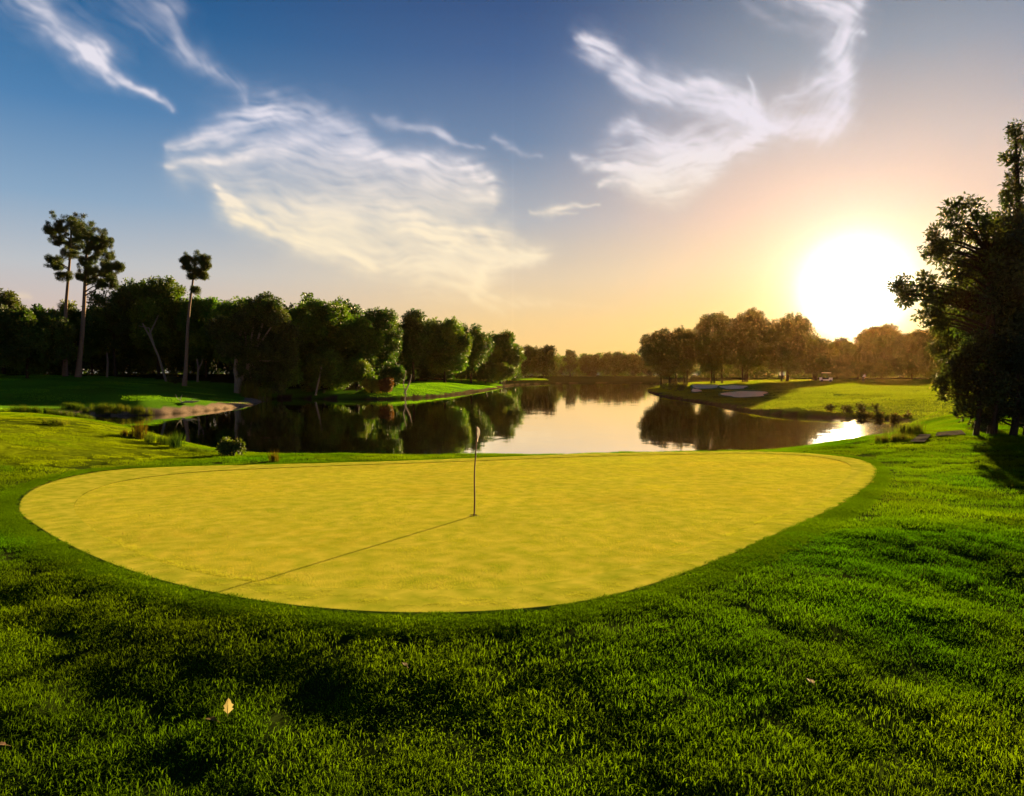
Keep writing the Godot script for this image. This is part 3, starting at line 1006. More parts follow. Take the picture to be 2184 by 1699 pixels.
# a body as one skin: tapered capsules joined by a smooth minimum, meshed as surface nets
func skin(bones: Array, cell: float) -> ArrayMesh:
	var lo := Vector3.ONE * 1e9; var hi := -lo
	for b in bones:
		for e in [0, 1]:
			lo = lo.min(b[e] - Vector3.ONE * (b[2 + e] + cell * 3.0)); hi = hi.max(b[e] + Vector3.ONE * (b[2 + e] + cell * 3.0))
	var n := Vector3i(((hi - lo) / cell).ceil()) + Vector3i.ONE
	var f := PackedFloat32Array(); f.resize(n.x * n.y * n.z)
	for z in n.z:
		for y in n.y:
			for x in n.x:
				var p := lo + Vector3(x, y, z) * cell
				var acc := 0.0
				for b in bones:
					var e: Vector3 = b[1] - b[0]
					var k := clampf((p - b[0]).dot(e) / maxf(e.length_squared(), 1e-9), 0.0, 1.0)
					acc += exp(-((p - (b[0] + e * k)).length() - lerpf(b[2], b[3], k)) * 45.0)
				f[(z * n.y + y) * n.x + x] = -log(acc + 1e-30) / 45.0
	var verts := PackedVector3Array(); var at := {}; var idx := PackedInt32Array()
	var step := [Vector3i(1, 0, 0), Vector3i(0, 1, 0), Vector3i(0, 0, 1)]
	for z in n.z - 1:
		for y in n.y - 1:
			for x in n.x - 1:
				var sum := Vector3.ZERO; var count := 0
				for axis in 3:
					for u in 2:
						for w in 2:
							var a := Vector3i(x, y, z)
							a[(axis + 1) % 3] += u; a[(axis + 2) % 3] += w
							var b: Vector3i = a + step[axis]
							var fa := f[(a.z * n.y + a.y) * n.x + a.x]; var fb := f[(b.z * n.y + b.y) * n.x + b.x]
							if (fa < 0.0) != (fb < 0.0):
								sum += Vector3(a).lerp(Vector3(b), fa / (fa - fb)); count += 1
				if count:
					at[Vector3i(x, y, z)] = verts.size()
					verts.append(lo + sum / count * cell)
	for c in at:
		for axis in 3:
			var a: Vector3i = c
			var b: Vector3i = a + step[axis]
			if b.x >= n.x or b.y >= n.y or b.z >= n.z: continue
			var fa := f[(a.z * n.y + a.y) * n.x + a.x]; var fb := f[(b.z * n.y + b.y) * n.x + b.x]
			if (fa < 0.0) == (fb < 0.0): continue
			var q := []
			for o in [[0, 0], [1, 0], [1, 1], [0, 1]]:
				var g: Vector3i = a
				g[(axis + 1) % 3] -= o[0]; g[(axis + 2) % 3] -= o[1]
				q.append(at.get(g, -1))
			if q.has(-1): continue
			if fa < 0.0: idx.append_array([q[0], q[2], q[1], q[0], q[3], q[2]])
			else: idx.append_array([q[0], q[1], q[2], q[0], q[2], q[3]])
	var nor := PackedVector3Array(); nor.resize(verts.size())
	for j in range(0, idx.size(), 3):
		var g := (verts[idx[j + 2]] - verts[idx[j]]).cross(verts[idx[j + 1]] - verts[idx[j]])
		for e in 3: nor[idx[j + e]] += g
	for j in nor.size(): nor[j] = nor[j].normalized()
	return array_mesh(verts, idx, PackedColorArray(), nor)

func build_golfer(at: Vector3) -> void:
	var o := thing("person", at, deg_to_rad(-70.0))
	tag(o, "distant person in a white top stooping on the far lawn", "person")
	var hip := Vector3(0, 0.9, 0.12); var neck := Vector3(0, 1.32, -0.22)
	put("body", skin([[hip, neck, 0.14, 0.16], [neck, Vector3(0, 1.44, -0.30), 0.06, 0.055], [Vector3(0, 1.5, -0.36), Vector3(0, 1.56, -0.36), 0.095, 0.095],
		[hip + Vector3(-0.09, 0, 0), Vector3(-0.14, 0.48, 0.0), 0.10, 0.065], [Vector3(-0.14, 0.48, 0.0), Vector3(-0.15, 0.07, 0.08), 0.062, 0.04], [Vector3(-0.15, 0.04, 0.08), Vector3(-0.17, 0.03, -0.1), 0.04, 0.035],
		[hip + Vector3(0.09, 0, 0), Vector3(0.14, 0.48, 0.0), 0.10, 0.065], [Vector3(0.14, 0.48, 0.0), Vector3(0.15, 0.07, 0.08), 0.062, 0.04], [Vector3(0.15, 0.04, 0.08), Vector3(0.17, 0.03, -0.1), 0.04, 0.035],
		[Vector3(-0.19, 1.28, -0.2), Vector3(-0.16, 1.02, -0.32), 0.055, 0.042], [Vector3(-0.16, 1.02, -0.32), Vector3(-0.03, 0.82, -0.45), 0.04, 0.032],
		[Vector3(0.19, 1.28, -0.2), Vector3(0.16, 1.02, -0.32), 0.055, 0.042], [Vector3(0.16, 1.02, -0.32), Vector3(0.03, 0.82, -0.45), 0.04, 0.032]], 0.03), M.skin, o)
	put("shirt", skin([[hip + Vector3(0, 0.06, -0.03), neck, 0.165, 0.185], [Vector3(-0.2, 1.28, -0.2), Vector3(-0.17, 1.1, -0.28), 0.075, 0.065], [Vector3(0.2, 1.28, -0.2), Vector3(0.17, 1.1, -0.28), 0.075, 0.065]], 0.03), M.shirt, o)
	put("trousers", skin([[hip + Vector3(-0.05, 0, 0), hip + Vector3(0.05, 0, 0), 0.16, 0.16], [hip + Vector3(-0.09, 0, 0), Vector3(-0.14, 0.48, 0.0), 0.12, 0.085], [Vector3(-0.14, 0.48, 0.0), Vector3(-0.15, 0.12, 0.08), 0.085, 0.065], [hip + Vector3(0.09, 0, 0), Vector3(0.14, 0.48, 0.0), 0.12, 0.085], [Vector3(0.14, 0.48, 0.0), Vector3(0.15, 0.12, 0.08), 0.085, 0.065]], 0.03), M.dark, o)

func build_driftwood() -> void:
	var p := on_ground(398, 861)
	var o := thing("fallen_branch", p)
	o.scale = Vector3.ONE * 0.55
	tag(o, "bleached fallen branch lying on the bare bank of the left lawn", "branch")
	var st := new_st()
	tube(st, [Vector3(-1.2, 0.05, 0), Vector3(0.0, 0.35, 0.1), Vector3(1.0, 0.3, 0), Vector3(2.2, 0.5, -0.2)], [0.12, 0.2, 0.2, 0.05], 8, true)
	put("bough", st.commit(), M.dead_wood, o)
	for q in [[Vector3(-0.6, 0.2, 0), Vector3(-1.5, 0.9, 0.2), Vector3(-1.9, 1.7, 0.1)], [Vector3(-1.1, 0.6, 0.1), Vector3(-0.9, 1.1, 0.2), Vector3(-0.6, 1.7, 0.2)], [Vector3(0.6, 0.35, 0), Vector3(1.2, 0.8, 0.3), Vector3(1.9, 1.0, 0.3)]]:
		var b := new_st()
		tube(b, q, [0.07, 0.05, 0.02], 6)
		put("twig", b.commit(), M.dead_wood, o)

func build_path() -> void:
	for q in [["low concrete kerb of a path where the lake narrows at the right", [[1940, 946], [1972, 946], [1986, 930], [1962, 930]]], ["strip of pale path crossing below the big right trees", [[1995, 934], [2060, 930], [2050, 921], [1998, 926]]]]:
		var v := PackedVector3Array(); var idx := PackedInt32Array()
		var c: Array = q[1]
		for i in 7:
			for k in 7:
				var u := i / 6.0; var w := k / 6.0
				var dx := lerpf(lerpf(c[0][0], c[1][0], u), lerpf(c[3][0], c[2][0], u), w)
				var dy := lerpf(lerpf(c[0][1], c[1][1], u), lerpf(c[3][1], c[2][1], u), w)
				v.append(on_ground(dx, dy) + Vector3(0, 0.07, 0))
		for i in 6:
			for k in 6:
				var a := i * 7 + k
				idx.append_array([a, a + 7, a + 8, a, a + 8, a + 1])
		tag(put("path", array_mesh(v, idx), M.concrete), q[0], "", "", "structure")

func pine(label: String, foot: Vector3, top: Vector3, pads: Array, t: float, radius: float) -> void:
	# pads are sighted: x, y, radius in print pixels and a shift in depth
	var o := thing("pine_tree", foot)
	tag(o, label, "pine tree", "tall pines on the left lawn")
	var r := generator(hash(label))
	var px := PX / FOCAL * t
	var lobes := []
	for q in pads:
		var p := at_depth(q[0], q[1], t) - foot
		lobes.append(Vector4(p.x, p.y, q[3], q[2] * px))
	var st := new_st()
	var pts := []; var rad := []
	var up := top - foot
	for k in 9:
		var u := k / 8.0
		pts.append(Vector3(up.x * u + 0.12 * sin(u * 7.0 + foot.x), up.y * u - 0.2, 0.1 * sin(u * 5.0)))
		rad.append(radius * (1.3 if k == 0 else 1.0) * lerpf(1.0, 0.35, u))
	tube(st, pts, rad, 8)
	for q in lobes:
		var to := Vector3(q.x, q.y, q.z)
		var fy := clampf(to.y - Vector2(to.x - up.x * to.y / up.y, to.z).length() * 0.45, up.y * 0.4, up.y * 0.97)
		var from := Vector3(up.x * fy / up.y, fy, 0)
		tube(st, [from, from.lerp(to, 0.55) + Vector3(0, 0.15, 0), to], [radius * 0.32, radius * 0.2, 0.03], 5)
	put("trunk", st.commit(), M.bark_pine, o)
	var tufts := []                                  # each pad breaks up into tufts with sky between
	for q in lobes:
		for i in int(8 + q.w * 10.0):
			var a := r.randf() * TAU
			var k: float = sqrt(r.randf()) * q.w * 1.2
			tufts.append(Vector4(q.x + cos(a) * k, q.y + r.randf_range(-0.65, 0.7) * q.w, q.z + sin(a) * k, r.randf_range(0.2, 0.5)))
	crown_on(o, tufts, 11.0, 0.6, Color(0.034, 0.056, 0.008), cluster_pine, r, 0.85)

func sighted_tree(called: String, label: String, group: String, foot: Vector3, t: float, list: Array, stems: Array, opt := {}) -> void:
	# a tree whose boughs are sighted one by one: x, y, radius in print pixels, shift in depth
	var o := thing(called, foot)
	tag(o, label, opt.get("category", "tree"), group)
	var r := generator(hash(label))
	var px := PX / FOCAL * t
	var lobes := []
	for q in list:
		var p := at_depth(q[0], q[1], t) - foot
		lobes.append(Vector4(p.x, p.y, q[3], q[2] * px))
	var st := new_st()
	for s in stems:
		var a := at_depth(s[0], s[1], t) - foot; var b := at_depth(s[2], s[3], t) - foot
		var z: float = s[5]
		a.z += z; b.z += z
		a.y = ground(foot.x + a.x, t - z) - foot.y - 0.2
		var stem := new_st()
		tube(stem, [a, a.lerp(b, 0.06) + Vector3(0.05, 0, 0), a.lerp(b, 0.5) + Vector3(0.12, 0, 0.05), b], [s[4] * 1.35, s[4], s[4] * 0.75, s[4] * 0.35], 9)
		put("trunk", stem.commit(), M.bark, o)
	for i in lobes.size():
		var q: Vector4 = lobes[i]
		var s: Array = stems[i % stems.size()]
		var b := at_depth(s[2], s[3], t) - foot; var a := at_depth(s[0], s[1], t) - foot
		var k := clampf((q.y - a.y - 0.6) / maxf(b.y - a.y, 0.1), 0.15, 0.95)
		var from := a.lerp(b, k) + Vector3(0, 0, s[5])
		var to := Vector3(q.x, q.y, q.z)
		st = new_st()
		tube(st, [from, from.lerp(to, 0.5) + Vector3(0, 0.1, 0), to], [s[4] * 0.3, s[4] * 0.2, 0.015], 5)
		put("branch", st.commit(), M.bark, o)
	crown_on(o, lobes, opt.get("dense", 40.0), opt.get("clump", 0.8), opt.get("colour", Color(0.03, 0.048, 0.012)), cluster_near, r, 0.9)

func build_trees() -> void:
	var W := "trees of the left woods"
	var dark := Color(0.034, 0.078, 0.009); var fresh := Color(0.066, 0.15, 0.011); var olive := Color(0.062, 0.118, 0.010)
	# x, top, width in print pixels; depth; crown's lower edge; colour; label
	var left := [
		[58, 648, 150, 88, .06, dark, "broad dark tree low at the left edge, left of both tall pines"],
		[8, 622, 80, 112, .2, Color(0.06, 0.075, 0.012), "yellow-green crown peeping over the dark tree at the left edge"],
		[-60, 640, 120, 96, .06, dark, "dark tree half cut off by the left edge of the photo"],
		[135, 640, 60, 110, .15, olive, "slim small tree behind the trunk of the left pine"],
		[196, 648, 70, 112, .15, fresh, "light green bushy tree between the pine trunks and the dark gappy tree"],
		[245, 610, 78, 106, .25, dark, "dark gappy tree just right of the twin pines"],
		[338, 597, 130, 112, .12, olive, "tallest wide domed tree left of the lone pine"],
		[440, 624, 90, 112, .12, fresh, "leafy green tree right behind the crownless part of the lone pine"],
		[512, 636, 90, 108, .12, fresh, "rounded green tree right of the lone pine, behind the lakeside giant"],
		[640, 642, 85, 108, .1, fresh, "green tree behind the sunlit side of the lakeside giant"],
		[702, 628, 95, 104, .08, olive, "tall tree with a knobbly top halfway along the left woods"],
		[762, 668, 70, 104, .08, olive, "lower tree in the dip between the knobbly and the gappy crowns"],
		[818, 648, 70, 108, .2, dark, "gappy open crown with sky showing through, mid woods"],
		[882, 648, 60, 128, .15, dark, "pointed cone-topped tree rising behind the green banks"],
		[948, 677, 85, 136, .1, olive, "rounded tree behind the striped banks, right of the pointed one"],
		[1004, 684, 60, 148, .15, dark, "flat-topped tree near the right end of the left woods"],
		[1068, 707, 78, 170, .06, olive, "last tree at the lower right end of the left woods"],
	]
	for q in left:
		var at := place(q[0], q[3])
		var top := at.y + (at_depth(q[0], q[1], q[3]).y - at.y) * 1.05
		var opt := {"colour": q[5], "clump": 1.35 if q[3] < 120 else 1.6, "count": 16, "bark": M.bark}
		if q[0] in [245, 818, 1004]: opt.merge({"dense": 30.0, "count": 12}, true)
		tree("woodland_tree", q[6], W, at, top, q[2] * PX / FOCAL * q[3] * 1.3, q[4], opt)
	# the big one that leans over the water, pale forked stem
	var at := place(512, 91)
	sighted_lakeside(at, 91.0, W)
	# bare pale stems in front of the dark
	for q in [["leaning pale trunk with a forked dead bough before the dark woods", 355, 800, 96.0, [[355, 808], [338, 760], [318, 715], [304, 690]], [[[330, 742], [318, 700], [296, 695]], [[318, 715], [330, 690], [338, 672]]]], ["short thin pale stem between the right pine and the leaning trunk", 229, 800, 100.0, [[228, 806], [230, 775], [228, 752]], []], ["slender pale forked stem right of the lone pine", 420, 815, 100.0, [[421, 815], [423, 785], [420, 765]], [[[423, 788], [430, 775], [433, 765]]]], ["pale leaning stem at the water below the knobbly tree", 672, 838, 95.0, [[672, 836], [680, 810], [686, 780]], []], ["thin twisted bare tree standing at the left end of the green banks", 862, 850, 94.0, [[862, 868], [866, 840], [860, 820], [866, 790]], [[[862, 840], [874, 815], [878, 800]]]]]:
		var t: float = q[3]
		var foot := at_depth(q[4][0][0], q[4][0][1], t)
		foot.y = ground(foot.x, t)
		var o := thing("bare_tree", foot)
		tag(o, q[0], "tree", "bare pale stems before the left woods")
		var st := new_st()
		var pts := []; var rad := []
		for k in q[4].size():
			pts.append(at_depth(q[4][k][0], q[4][k][1], t) - foot); rad.append(lerpf(0.17, 0.07, float(k) / q[4].size()) * (0.55 if q[3] == 94.0 else 1.0))
		pts[0] = Vector3(0, -0.2, 0)
		tube(st, pts, rad, 7)
		put("trunk", st.commit(), M.bark_pale, o)
		for b in q[5]:
			var bs := new_st()
			var bp := []; var br := []
			for k in b.size(): bp.append(at_depth(b[k][0], b[k][1], t) - foot); br.append(0.12 - 0.035 * k)
			tube(bs, bp, br, 6)
			put("branch", bs.commit(), M.bark_pale, o)
	# pines
	pine("left one of the twin tall pines, crown spread to the left", place(137, 94), at_depth(150, 470, 94), [[145, 474, 26, 0.0], [130, 490, 16, 1.0], [165, 488, 22, -0.5], [128, 515, 13, 0.5], [150, 520, 14, -1.0], [112, 556, 12, 0.0], [128, 566, 14, 0.6], [140, 590, 11, 0.4], [160, 545, 14, 1.0], [108, 492, 4, 0.0]], 94.0, 0.30)
	pine("right one of the twin tall pines, heavy crown spread to the right", place(168, 92), at_depth(188, 500, 92), [[188, 500, 26, 0.0], [205, 515, 26, 0.8], [200, 545, 26, -0.6], [222, 540, 20, 0.3], [228, 520, 14, 0.6], [180, 560, 14, 0.0], [215, 570, 22, 0.4], [240, 575, 15, 0.0], [255, 570, 8, 0.2], [190, 590, 16, 0.5], [170, 590, 9, -0.6], [224, 590, 10, -0.8], [240, 605, 12, 0.5], [215, 608, 8, 0.5]], 92.0, 0.36)
	pine("lone slim pine with a small round top on the left lawn", place(391, 91), at_depth(414, 552, 91), [[418, 552, 17, 0.0], [400, 556, 10, 0.5], [436, 558, 12, -0.3], [405, 572, 9, 0.3], [440, 570, 7, 0.0], [424, 578, 9, 0.4], [432, 588, 7, 0.2], [409, 588, 6, -0.3], [418, 618, 5, 0.2]], 91.0, 0.27)
	# the mass of the woods behind and beneath them
	var r := generator(5)
	var where := []; var tints := []
	for i in 560:
		var dx := r.randf_range(-260, 800)
		var t := r.randf_range(112, 150)
		if dx > 640: t = r.randf_range(112, 128)
		var foot := place(dx, t)
		var cap := 668.0 if dx < 760 and dx > 230 else (690.0 if dx < 760 else 712.0)
		cap += 14.0 * sin(dx * 0.11) + r.randf_range(-10.0, 10.0)
		var hh := r.randf_range(1.0, maxf(3.0, at_depth(dx, cap, t).y - foot.y))
		var rad := r.randf_range(1.6, 2.8)
		for k in 16:
			var d := Vector3(r.randfn(), r.randfn(), r.randfn()).normalized()
			where.append(Transform3D(random_turn(r, r.randf_range(1.6, 2.6)), foot + Vector3(0, hh, 0) + d * rad * pow(r.randf(), 0.4)))
			tints.append(leaf_tint(r, dark if i % 3 else olive))
	for i in 420:                                       # and along the receding right end of the woods
		var u := r.randf()
		var t := lerpf(112, 190, u) + r.randf_range(4, 22)
		var dx := lerpf(760, 1090, u) + r.randf_range(-40, 10)
		var foot := place(dx, t)
		var hh := r.randf_range(0.8, maxf(3.0, at_depth(dx, lerpf(692, 738, u) + 8.0 * sin(dx * 0.15), t).y - foot.y))
		for k in 16:
			var d := Vector3(r.randfn(), r.randfn(), r.randfn()).normalized()
			where.append(Transform3D(random_turn(r, r.randf_range(1.6, 2.6)), foot + Vector3(0, hh, 0) + d * 2.3 * pow(r.randf(), 0.4)))
			tints.append(leaf_tint(r, dark))
	tag(scatter("woods_behind", cluster_far, M.leaf, where, tints), "dark undergrowth and crowns filling the left woods", "woods", "", "stuff")
	# low growth over the water's edge
	for q in [[600, 760, 70, 100, 94, fresh, "lakeside bush under the giant's sunlit side"], [690, 770, 90, 80, 97, olive, "dark bush overhanging the water below the knobbly tree"], [760, 780, 70, 70, 98, olive, "dark bush overhanging the water left of the yellow shrub"], [835, 790, 50, 40, 98, dark, "low bush hanging over the left end of the green banks"], [1075, 780, 40, 40, 160, olive, "small bush where the left woods meet the far bank"], [985, 785, 36, 36, 146, olive, "small tree-like bush on the crest of the yellow bank"], [1035, 775, 40, 50, 156, dark, "dark bush at the tip of the yellow bank"]]:
		var foot := place(q[0], q[4])
		var s: float = PX / FOCAL * q[4]
		bush("lakeside_bush", q[6], "bushes along the left shore", foot, q[2] * s, at_depth(q[0], q[1] - 20, q[4]).y - foot.y, q[5], "bush", 1.1)
	bush("yellow_shrub", "sunlit yellow shrub at the water's edge below the left woods", "", place(792, 95.0), 2.6, 2.2, Color(0.14, 0.15, 0.014), "shrub", 0.7)
	bush("dry_shrub", "rusty dry shrub beside the sunlit yellow shrub", "", place(826, 95.0), 2.4, 2.6, Color(0.12, 0.06, 0.014), "shrub", 0.7)
	# the row right of the lake
	var R := "row of trees before the sun"
	var row := [
		[1410, 690, 66, 146, .15, "first tree of the right row, leaning over the lake's point"],
		[1460, 686, 62, 152, .15, "second tree of the right row, twin-topped and dark"],
		[1524, 657, 76, 150, .14, "third tree of the right row with a pointed crest"],
		[1594, 650, 84, 152, .14, "tallest full tree in the middle of the right row"],
		[1678, 665, 104, 150, .14, "gappy tree left of the sun with light through its crown"],
		[1738, 716, 60, 158, .12, "small low tree at the sun's lower left"],
		[1786, 722, 70, 186, .06, "low tree in the gap directly below the sun"],
		[1830, 728, 60, 190, .06, "lowest crown in the gap under the sun"],
		[1880, 686, 84, 184, .06, "rounded tree at the sun's lower right"],
		[1945, 704, 80, 180, .06, "hazy tree between the sun and the big right trees"],
		[2005, 690, 90, 176, .06, "hazy tree partly hidden by the big right trees"],
	]
	for i in row.size():
		var q: Array = row[i]
		tree("row_tree", q[5], R, place(q[0], q[3]), at_depth(q[0], q[1], q[3]).y, q[2] * PX / FOCAL * q[3] * 1.22, q[4] * 0.75, {"colour": Color(0.034, 0.048, 0.009), "clump": 1.15, "count": 22, "stems": 3 if i < 6 else 1, "radius": 0.2, "dense": 24.0 if i == 4 else 34.0})
	for i in 2:
		var dx: float = [2085, 2165][i]
		tree("row_tree", ["hazy background tree behind the left half of the big right trees", "hazy background tree behind the spire-topped tree at the right edge"][i], R, place(dx, 165), at_depth(dx, 680, 165).y, 12.0, .06, {"colour": Color(0.028, 0.038, 0.008), "clump": 2.0})
	# far woods at the head of the lake
	var F := "hazy trees at the head of the lake"
	var far := [[1115, 730, 72, "hazy tree nearest the left woods across the lake's head"], [1160, 735, 66, "hazy tree with an even top across the lake's head"], [1216, 737, 26, "narrow hazy spire-like tree across the lake's head"], [1180, 764, 50, "low rounded tree in front of the far hazy woods"], [1262, 752, 60, "hazy rounded tree right of the narrow spire"], [1312, 746, 56, "hazy tree with a small bump, middle of the far woods"], [1350, 752, 44, "hazy tree left of the lake's point, far off"], [1390, 768, 50, "lowest hazy tree beside the right row, far off"]]
	for q in far:
		var t := 300.0 if q[0] == 1180 else (264.0 if q[0] < 1170 else 335.0)
		tree("far_tree", q[3], F, place(q[0], t), at_depth(q[0], q[1], t).y, q[2] * PX / FOCAL * t * 1.1, .05, {"colour": Color(0.036, 0.048, 0.012), "clump": 2.2, "count": 12, "dense": 40.0})
	where = []; tints = []
	for i in 430:
		var dx := r.randf_range(1060, 2500)
		var t := r.randf_range(342, 375) if dx < 1420.0 else r.randf_range(268, 300)
		var foot := place(dx, t)
		var hh := r.randf_range(1.0, at_depth(dx, 765.0, t).y - foot.y)
		for k in 14:
			var d := Vector3(r.randfn(), r.randfn(), r.randfn()).normalized()
			where.append(Transform3D(random_turn(r, r.randf_range(2.2, 3.6)), foot + Vector3(0, hh, 0) + d * 3.4 * pow(r.randf(), 0.4)))
			tints.append(leaf_tint(r, olive))
	tag(scatter("far_woods", cluster_far, M.leaf, where, tints), "far woods closing the head of the lake", "woods", "", "stuff")
	# the big trees at the right edge
	var N := "big trees at the right edge"
	sighted_tree("edge_tree", "tall spire-topped tree cut by the right edge of the photo", N, place(2168, 30), 30.0, [[2166, 274, 8, 0.0], [2164, 292, 11, 0.0], [2172, 312, 12, 0.2], [2160, 335, 10, 0.0], [2178, 345, 14, 0.3], [2170, 375, 17, 0.0], [2160, 405, 20, 0.4], [2188, 400, 22, -0.4], [2140, 430, 20, 0.3], [2175, 445, 28, 0.0], [2205, 470, 34, 0.5], [2150, 475, 26, -0.5], [2190, 520, 40, 0.2], [2230, 560, 46, 0.3], [2170, 580, 44, 0.6], [2240, 640, 56, 0.0], [2190, 660, 50, -0.4]], [[2172, 925, 2168, 330, 0.20, 0.0]], {"clump": 0.75, "dense": 21.0})
	sighted_tree("edge_tree", "broad dark tree whose thin left bough crosses the sun's glare", N, place(2100, 26), 26.0, [[2034, 452, 15, 0.0], [2058, 446, 16, 0.2], [2022, 478, 20, 0.3], [2050, 488, 22, -0.2], [1990, 506, 15, 0.0], [1984, 530, 15, 0.2], [2012, 520, 22, 0.3], [2006, 548, 18, 0.0], [2045, 530, 28, -0.3], [2085, 470, 24, 0.2], [2100, 510, 34, 0.5], [2070, 560, 30, -0.5], [2035, 582, 16, 0.2], [2060, 600, 18, 0.0], [2115, 570, 38, 0.3], [2160, 540, 44, 0.0], [2140, 610, 42, 0.4], [1918, 604, 9, 0.0], [1920, 626, 12, 0.1], [1940, 636, 15, 0.0], [1952, 616, 13, -0.1], [1968, 604, 14, 0.2], [1978, 672, 13, 0.0], [1996, 690, 14, 0.2], [1988, 622, 16, 0.0], [1975, 640, 12, 0.2], [2004, 640, 16, 0.0], [1992, 664, 13, 0.2], [2022, 625, 18, 0.3], [2012, 685, 12, 0.0], [2045, 640, 24, 0.2], [2090, 640, 30, 0.2], [2180, 630, 48, 0.2]], [[2100, 922, 2110, 520, 0.22, 0.0]], {"clump": 0.7, "dense": 18.0})
	sighted_tree("edge_tree", "dark leafy tree in the middle of the right clump, behind the trunks", N, place(2130, 40), 40.0, [[2020, 705, 26, 0.0], [2060, 690, 34, 0.5], [2010, 745, 22, 0.0], [2110, 690, 40, 0.0], [2160, 690, 44, 0.5], [2050, 740, 34, 0.5], [2100, 745, 40, 0.0], [2160, 750, 46, 0.0], [2210, 710, 50, 0.0], [2015, 790, 18, 0.3]], [[2130, 905, 2130, 700, 0.2, 0.0]], {"clump": 1.0, "colour": Color(0.03, 0.042, 0.011)})
	sighted_tree("edge_bush", "dense dark low tree skirting the ground at the right edge", N, place(2110, 24.5), 24.5, [[2036, 778, 24, 0.0], [2060, 752, 26, 0.3], [2100, 738, 30, 0.0], [2016, 812, 17, 0.0], [2020, 838, 13, 0.2], [2050, 808, 28, 0.3], [2090, 786, 36, 0.0], [2140, 760, 40, 0.3], [2180, 750, 40, 0.0], [2068, 842, 28, 0.0], [2110, 830, 38, 0.3], [2150, 815, 42, 0.0], [2190, 810, 42, 0.3], [2058, 875, 18, 0.0], [2080, 890, 16, 0.2], [2120, 872, 26, 0.4], [2165, 868, 26, 0.4], [2205, 860, 30, 0.2], [2240, 800, 46, 0.0]], [[2066, 930, 2070, 800, 0.10, 0.3], [2090, 926, 2100, 790, 0.08, 0.5], [2112, 932, 2118, 760, 0.17, 0.0], [2140, 928, 2150, 780, 0.13, 0.4], [2178, 928, 2180, 780, 0.14, 0.2]], {"clump": 0.62, "dense": 44.0, "colour": Color(0.026, 0.042, 0.011)})
	for q in [[2260, 27.0, 9.5, "broad tree standing just beyond the right edge"], [2420, 31.0, 10.5, "second tree standing beyond the right edge"]]:
		tree("edge_tree", q[3], N, place(q[0], q[1]), q[2], 7.0, .08, {"clump": 1.0, "cluster": cluster_near, "colour": Color(0.03, 0.045, 0.011)})

func sighted_lakeside(foot: Vector3, t: float, group: String) -> void:
	var o := thing("lakeside_tree", foot)
	tag(o, "lakeside giant with a pale forked stem and sunlit right side", "tree", group)
	var r := generator(404)
	var px := PX / FOCAL * t
	var lobes := []
	for q in [[545, 660, 26, 0], [580, 652, 26, 1], [520, 690, 30, 0], [560, 700, 34, -1], [600, 680, 26, 1], [612, 710, 22, 0], [590, 740, 30, 0.6], [618, 742, 18, 0], [622, 770, 16, 0.3], [545, 750, 34, 0], [500, 740, 28, 0.5], [585, 790, 22, 0], [560, 800, 20, 0.4], [604, 800, 16, 0], [520, 790, 22, -0.4], [596, 826, 12, 0], [540, 820, 14, 0.3], [480, 700, 26, 1]]:
		var p := at_depth(q[0], q[1], t) - foot
		lobes.append(Vector4(p.x, p.y, q[3] * 1.6, q[2] * px))
	var st := new_st()
	for s in [[[505, 833], [512, 812], [524, 796], [540, 760], [560, 690]], [[505, 833], [506, 810], [502, 790], [505, 750], [515, 700]]]:
		var pts := []; var rad := []
		for k in s.size():
			pts.append(at_depth(s[k][0], s[k][1], t) - foot); rad.append(lerpf(0.42, 0.12, k / 4.0))
		pts[0].y = -0.3
		tube(st, pts, rad, 8)
	for i in range(0, lobes.size(), 2):
		var to := Vector3(lobes[i].x, lobes[i].y, lobes[i].z)
		var from := at_depth(530, 770, t) - foot
		tube(st, [from, from.lerp(to, 0.5), to], [0.2, 0.13, 0.05], 5)
	put("trunk", st.commit(), M.bark_pale, o)
	crown_on(o, lobes, 50.0, 1.1, Color(0.042, 0.068, 0.013), cluster_far, r, 0.9)

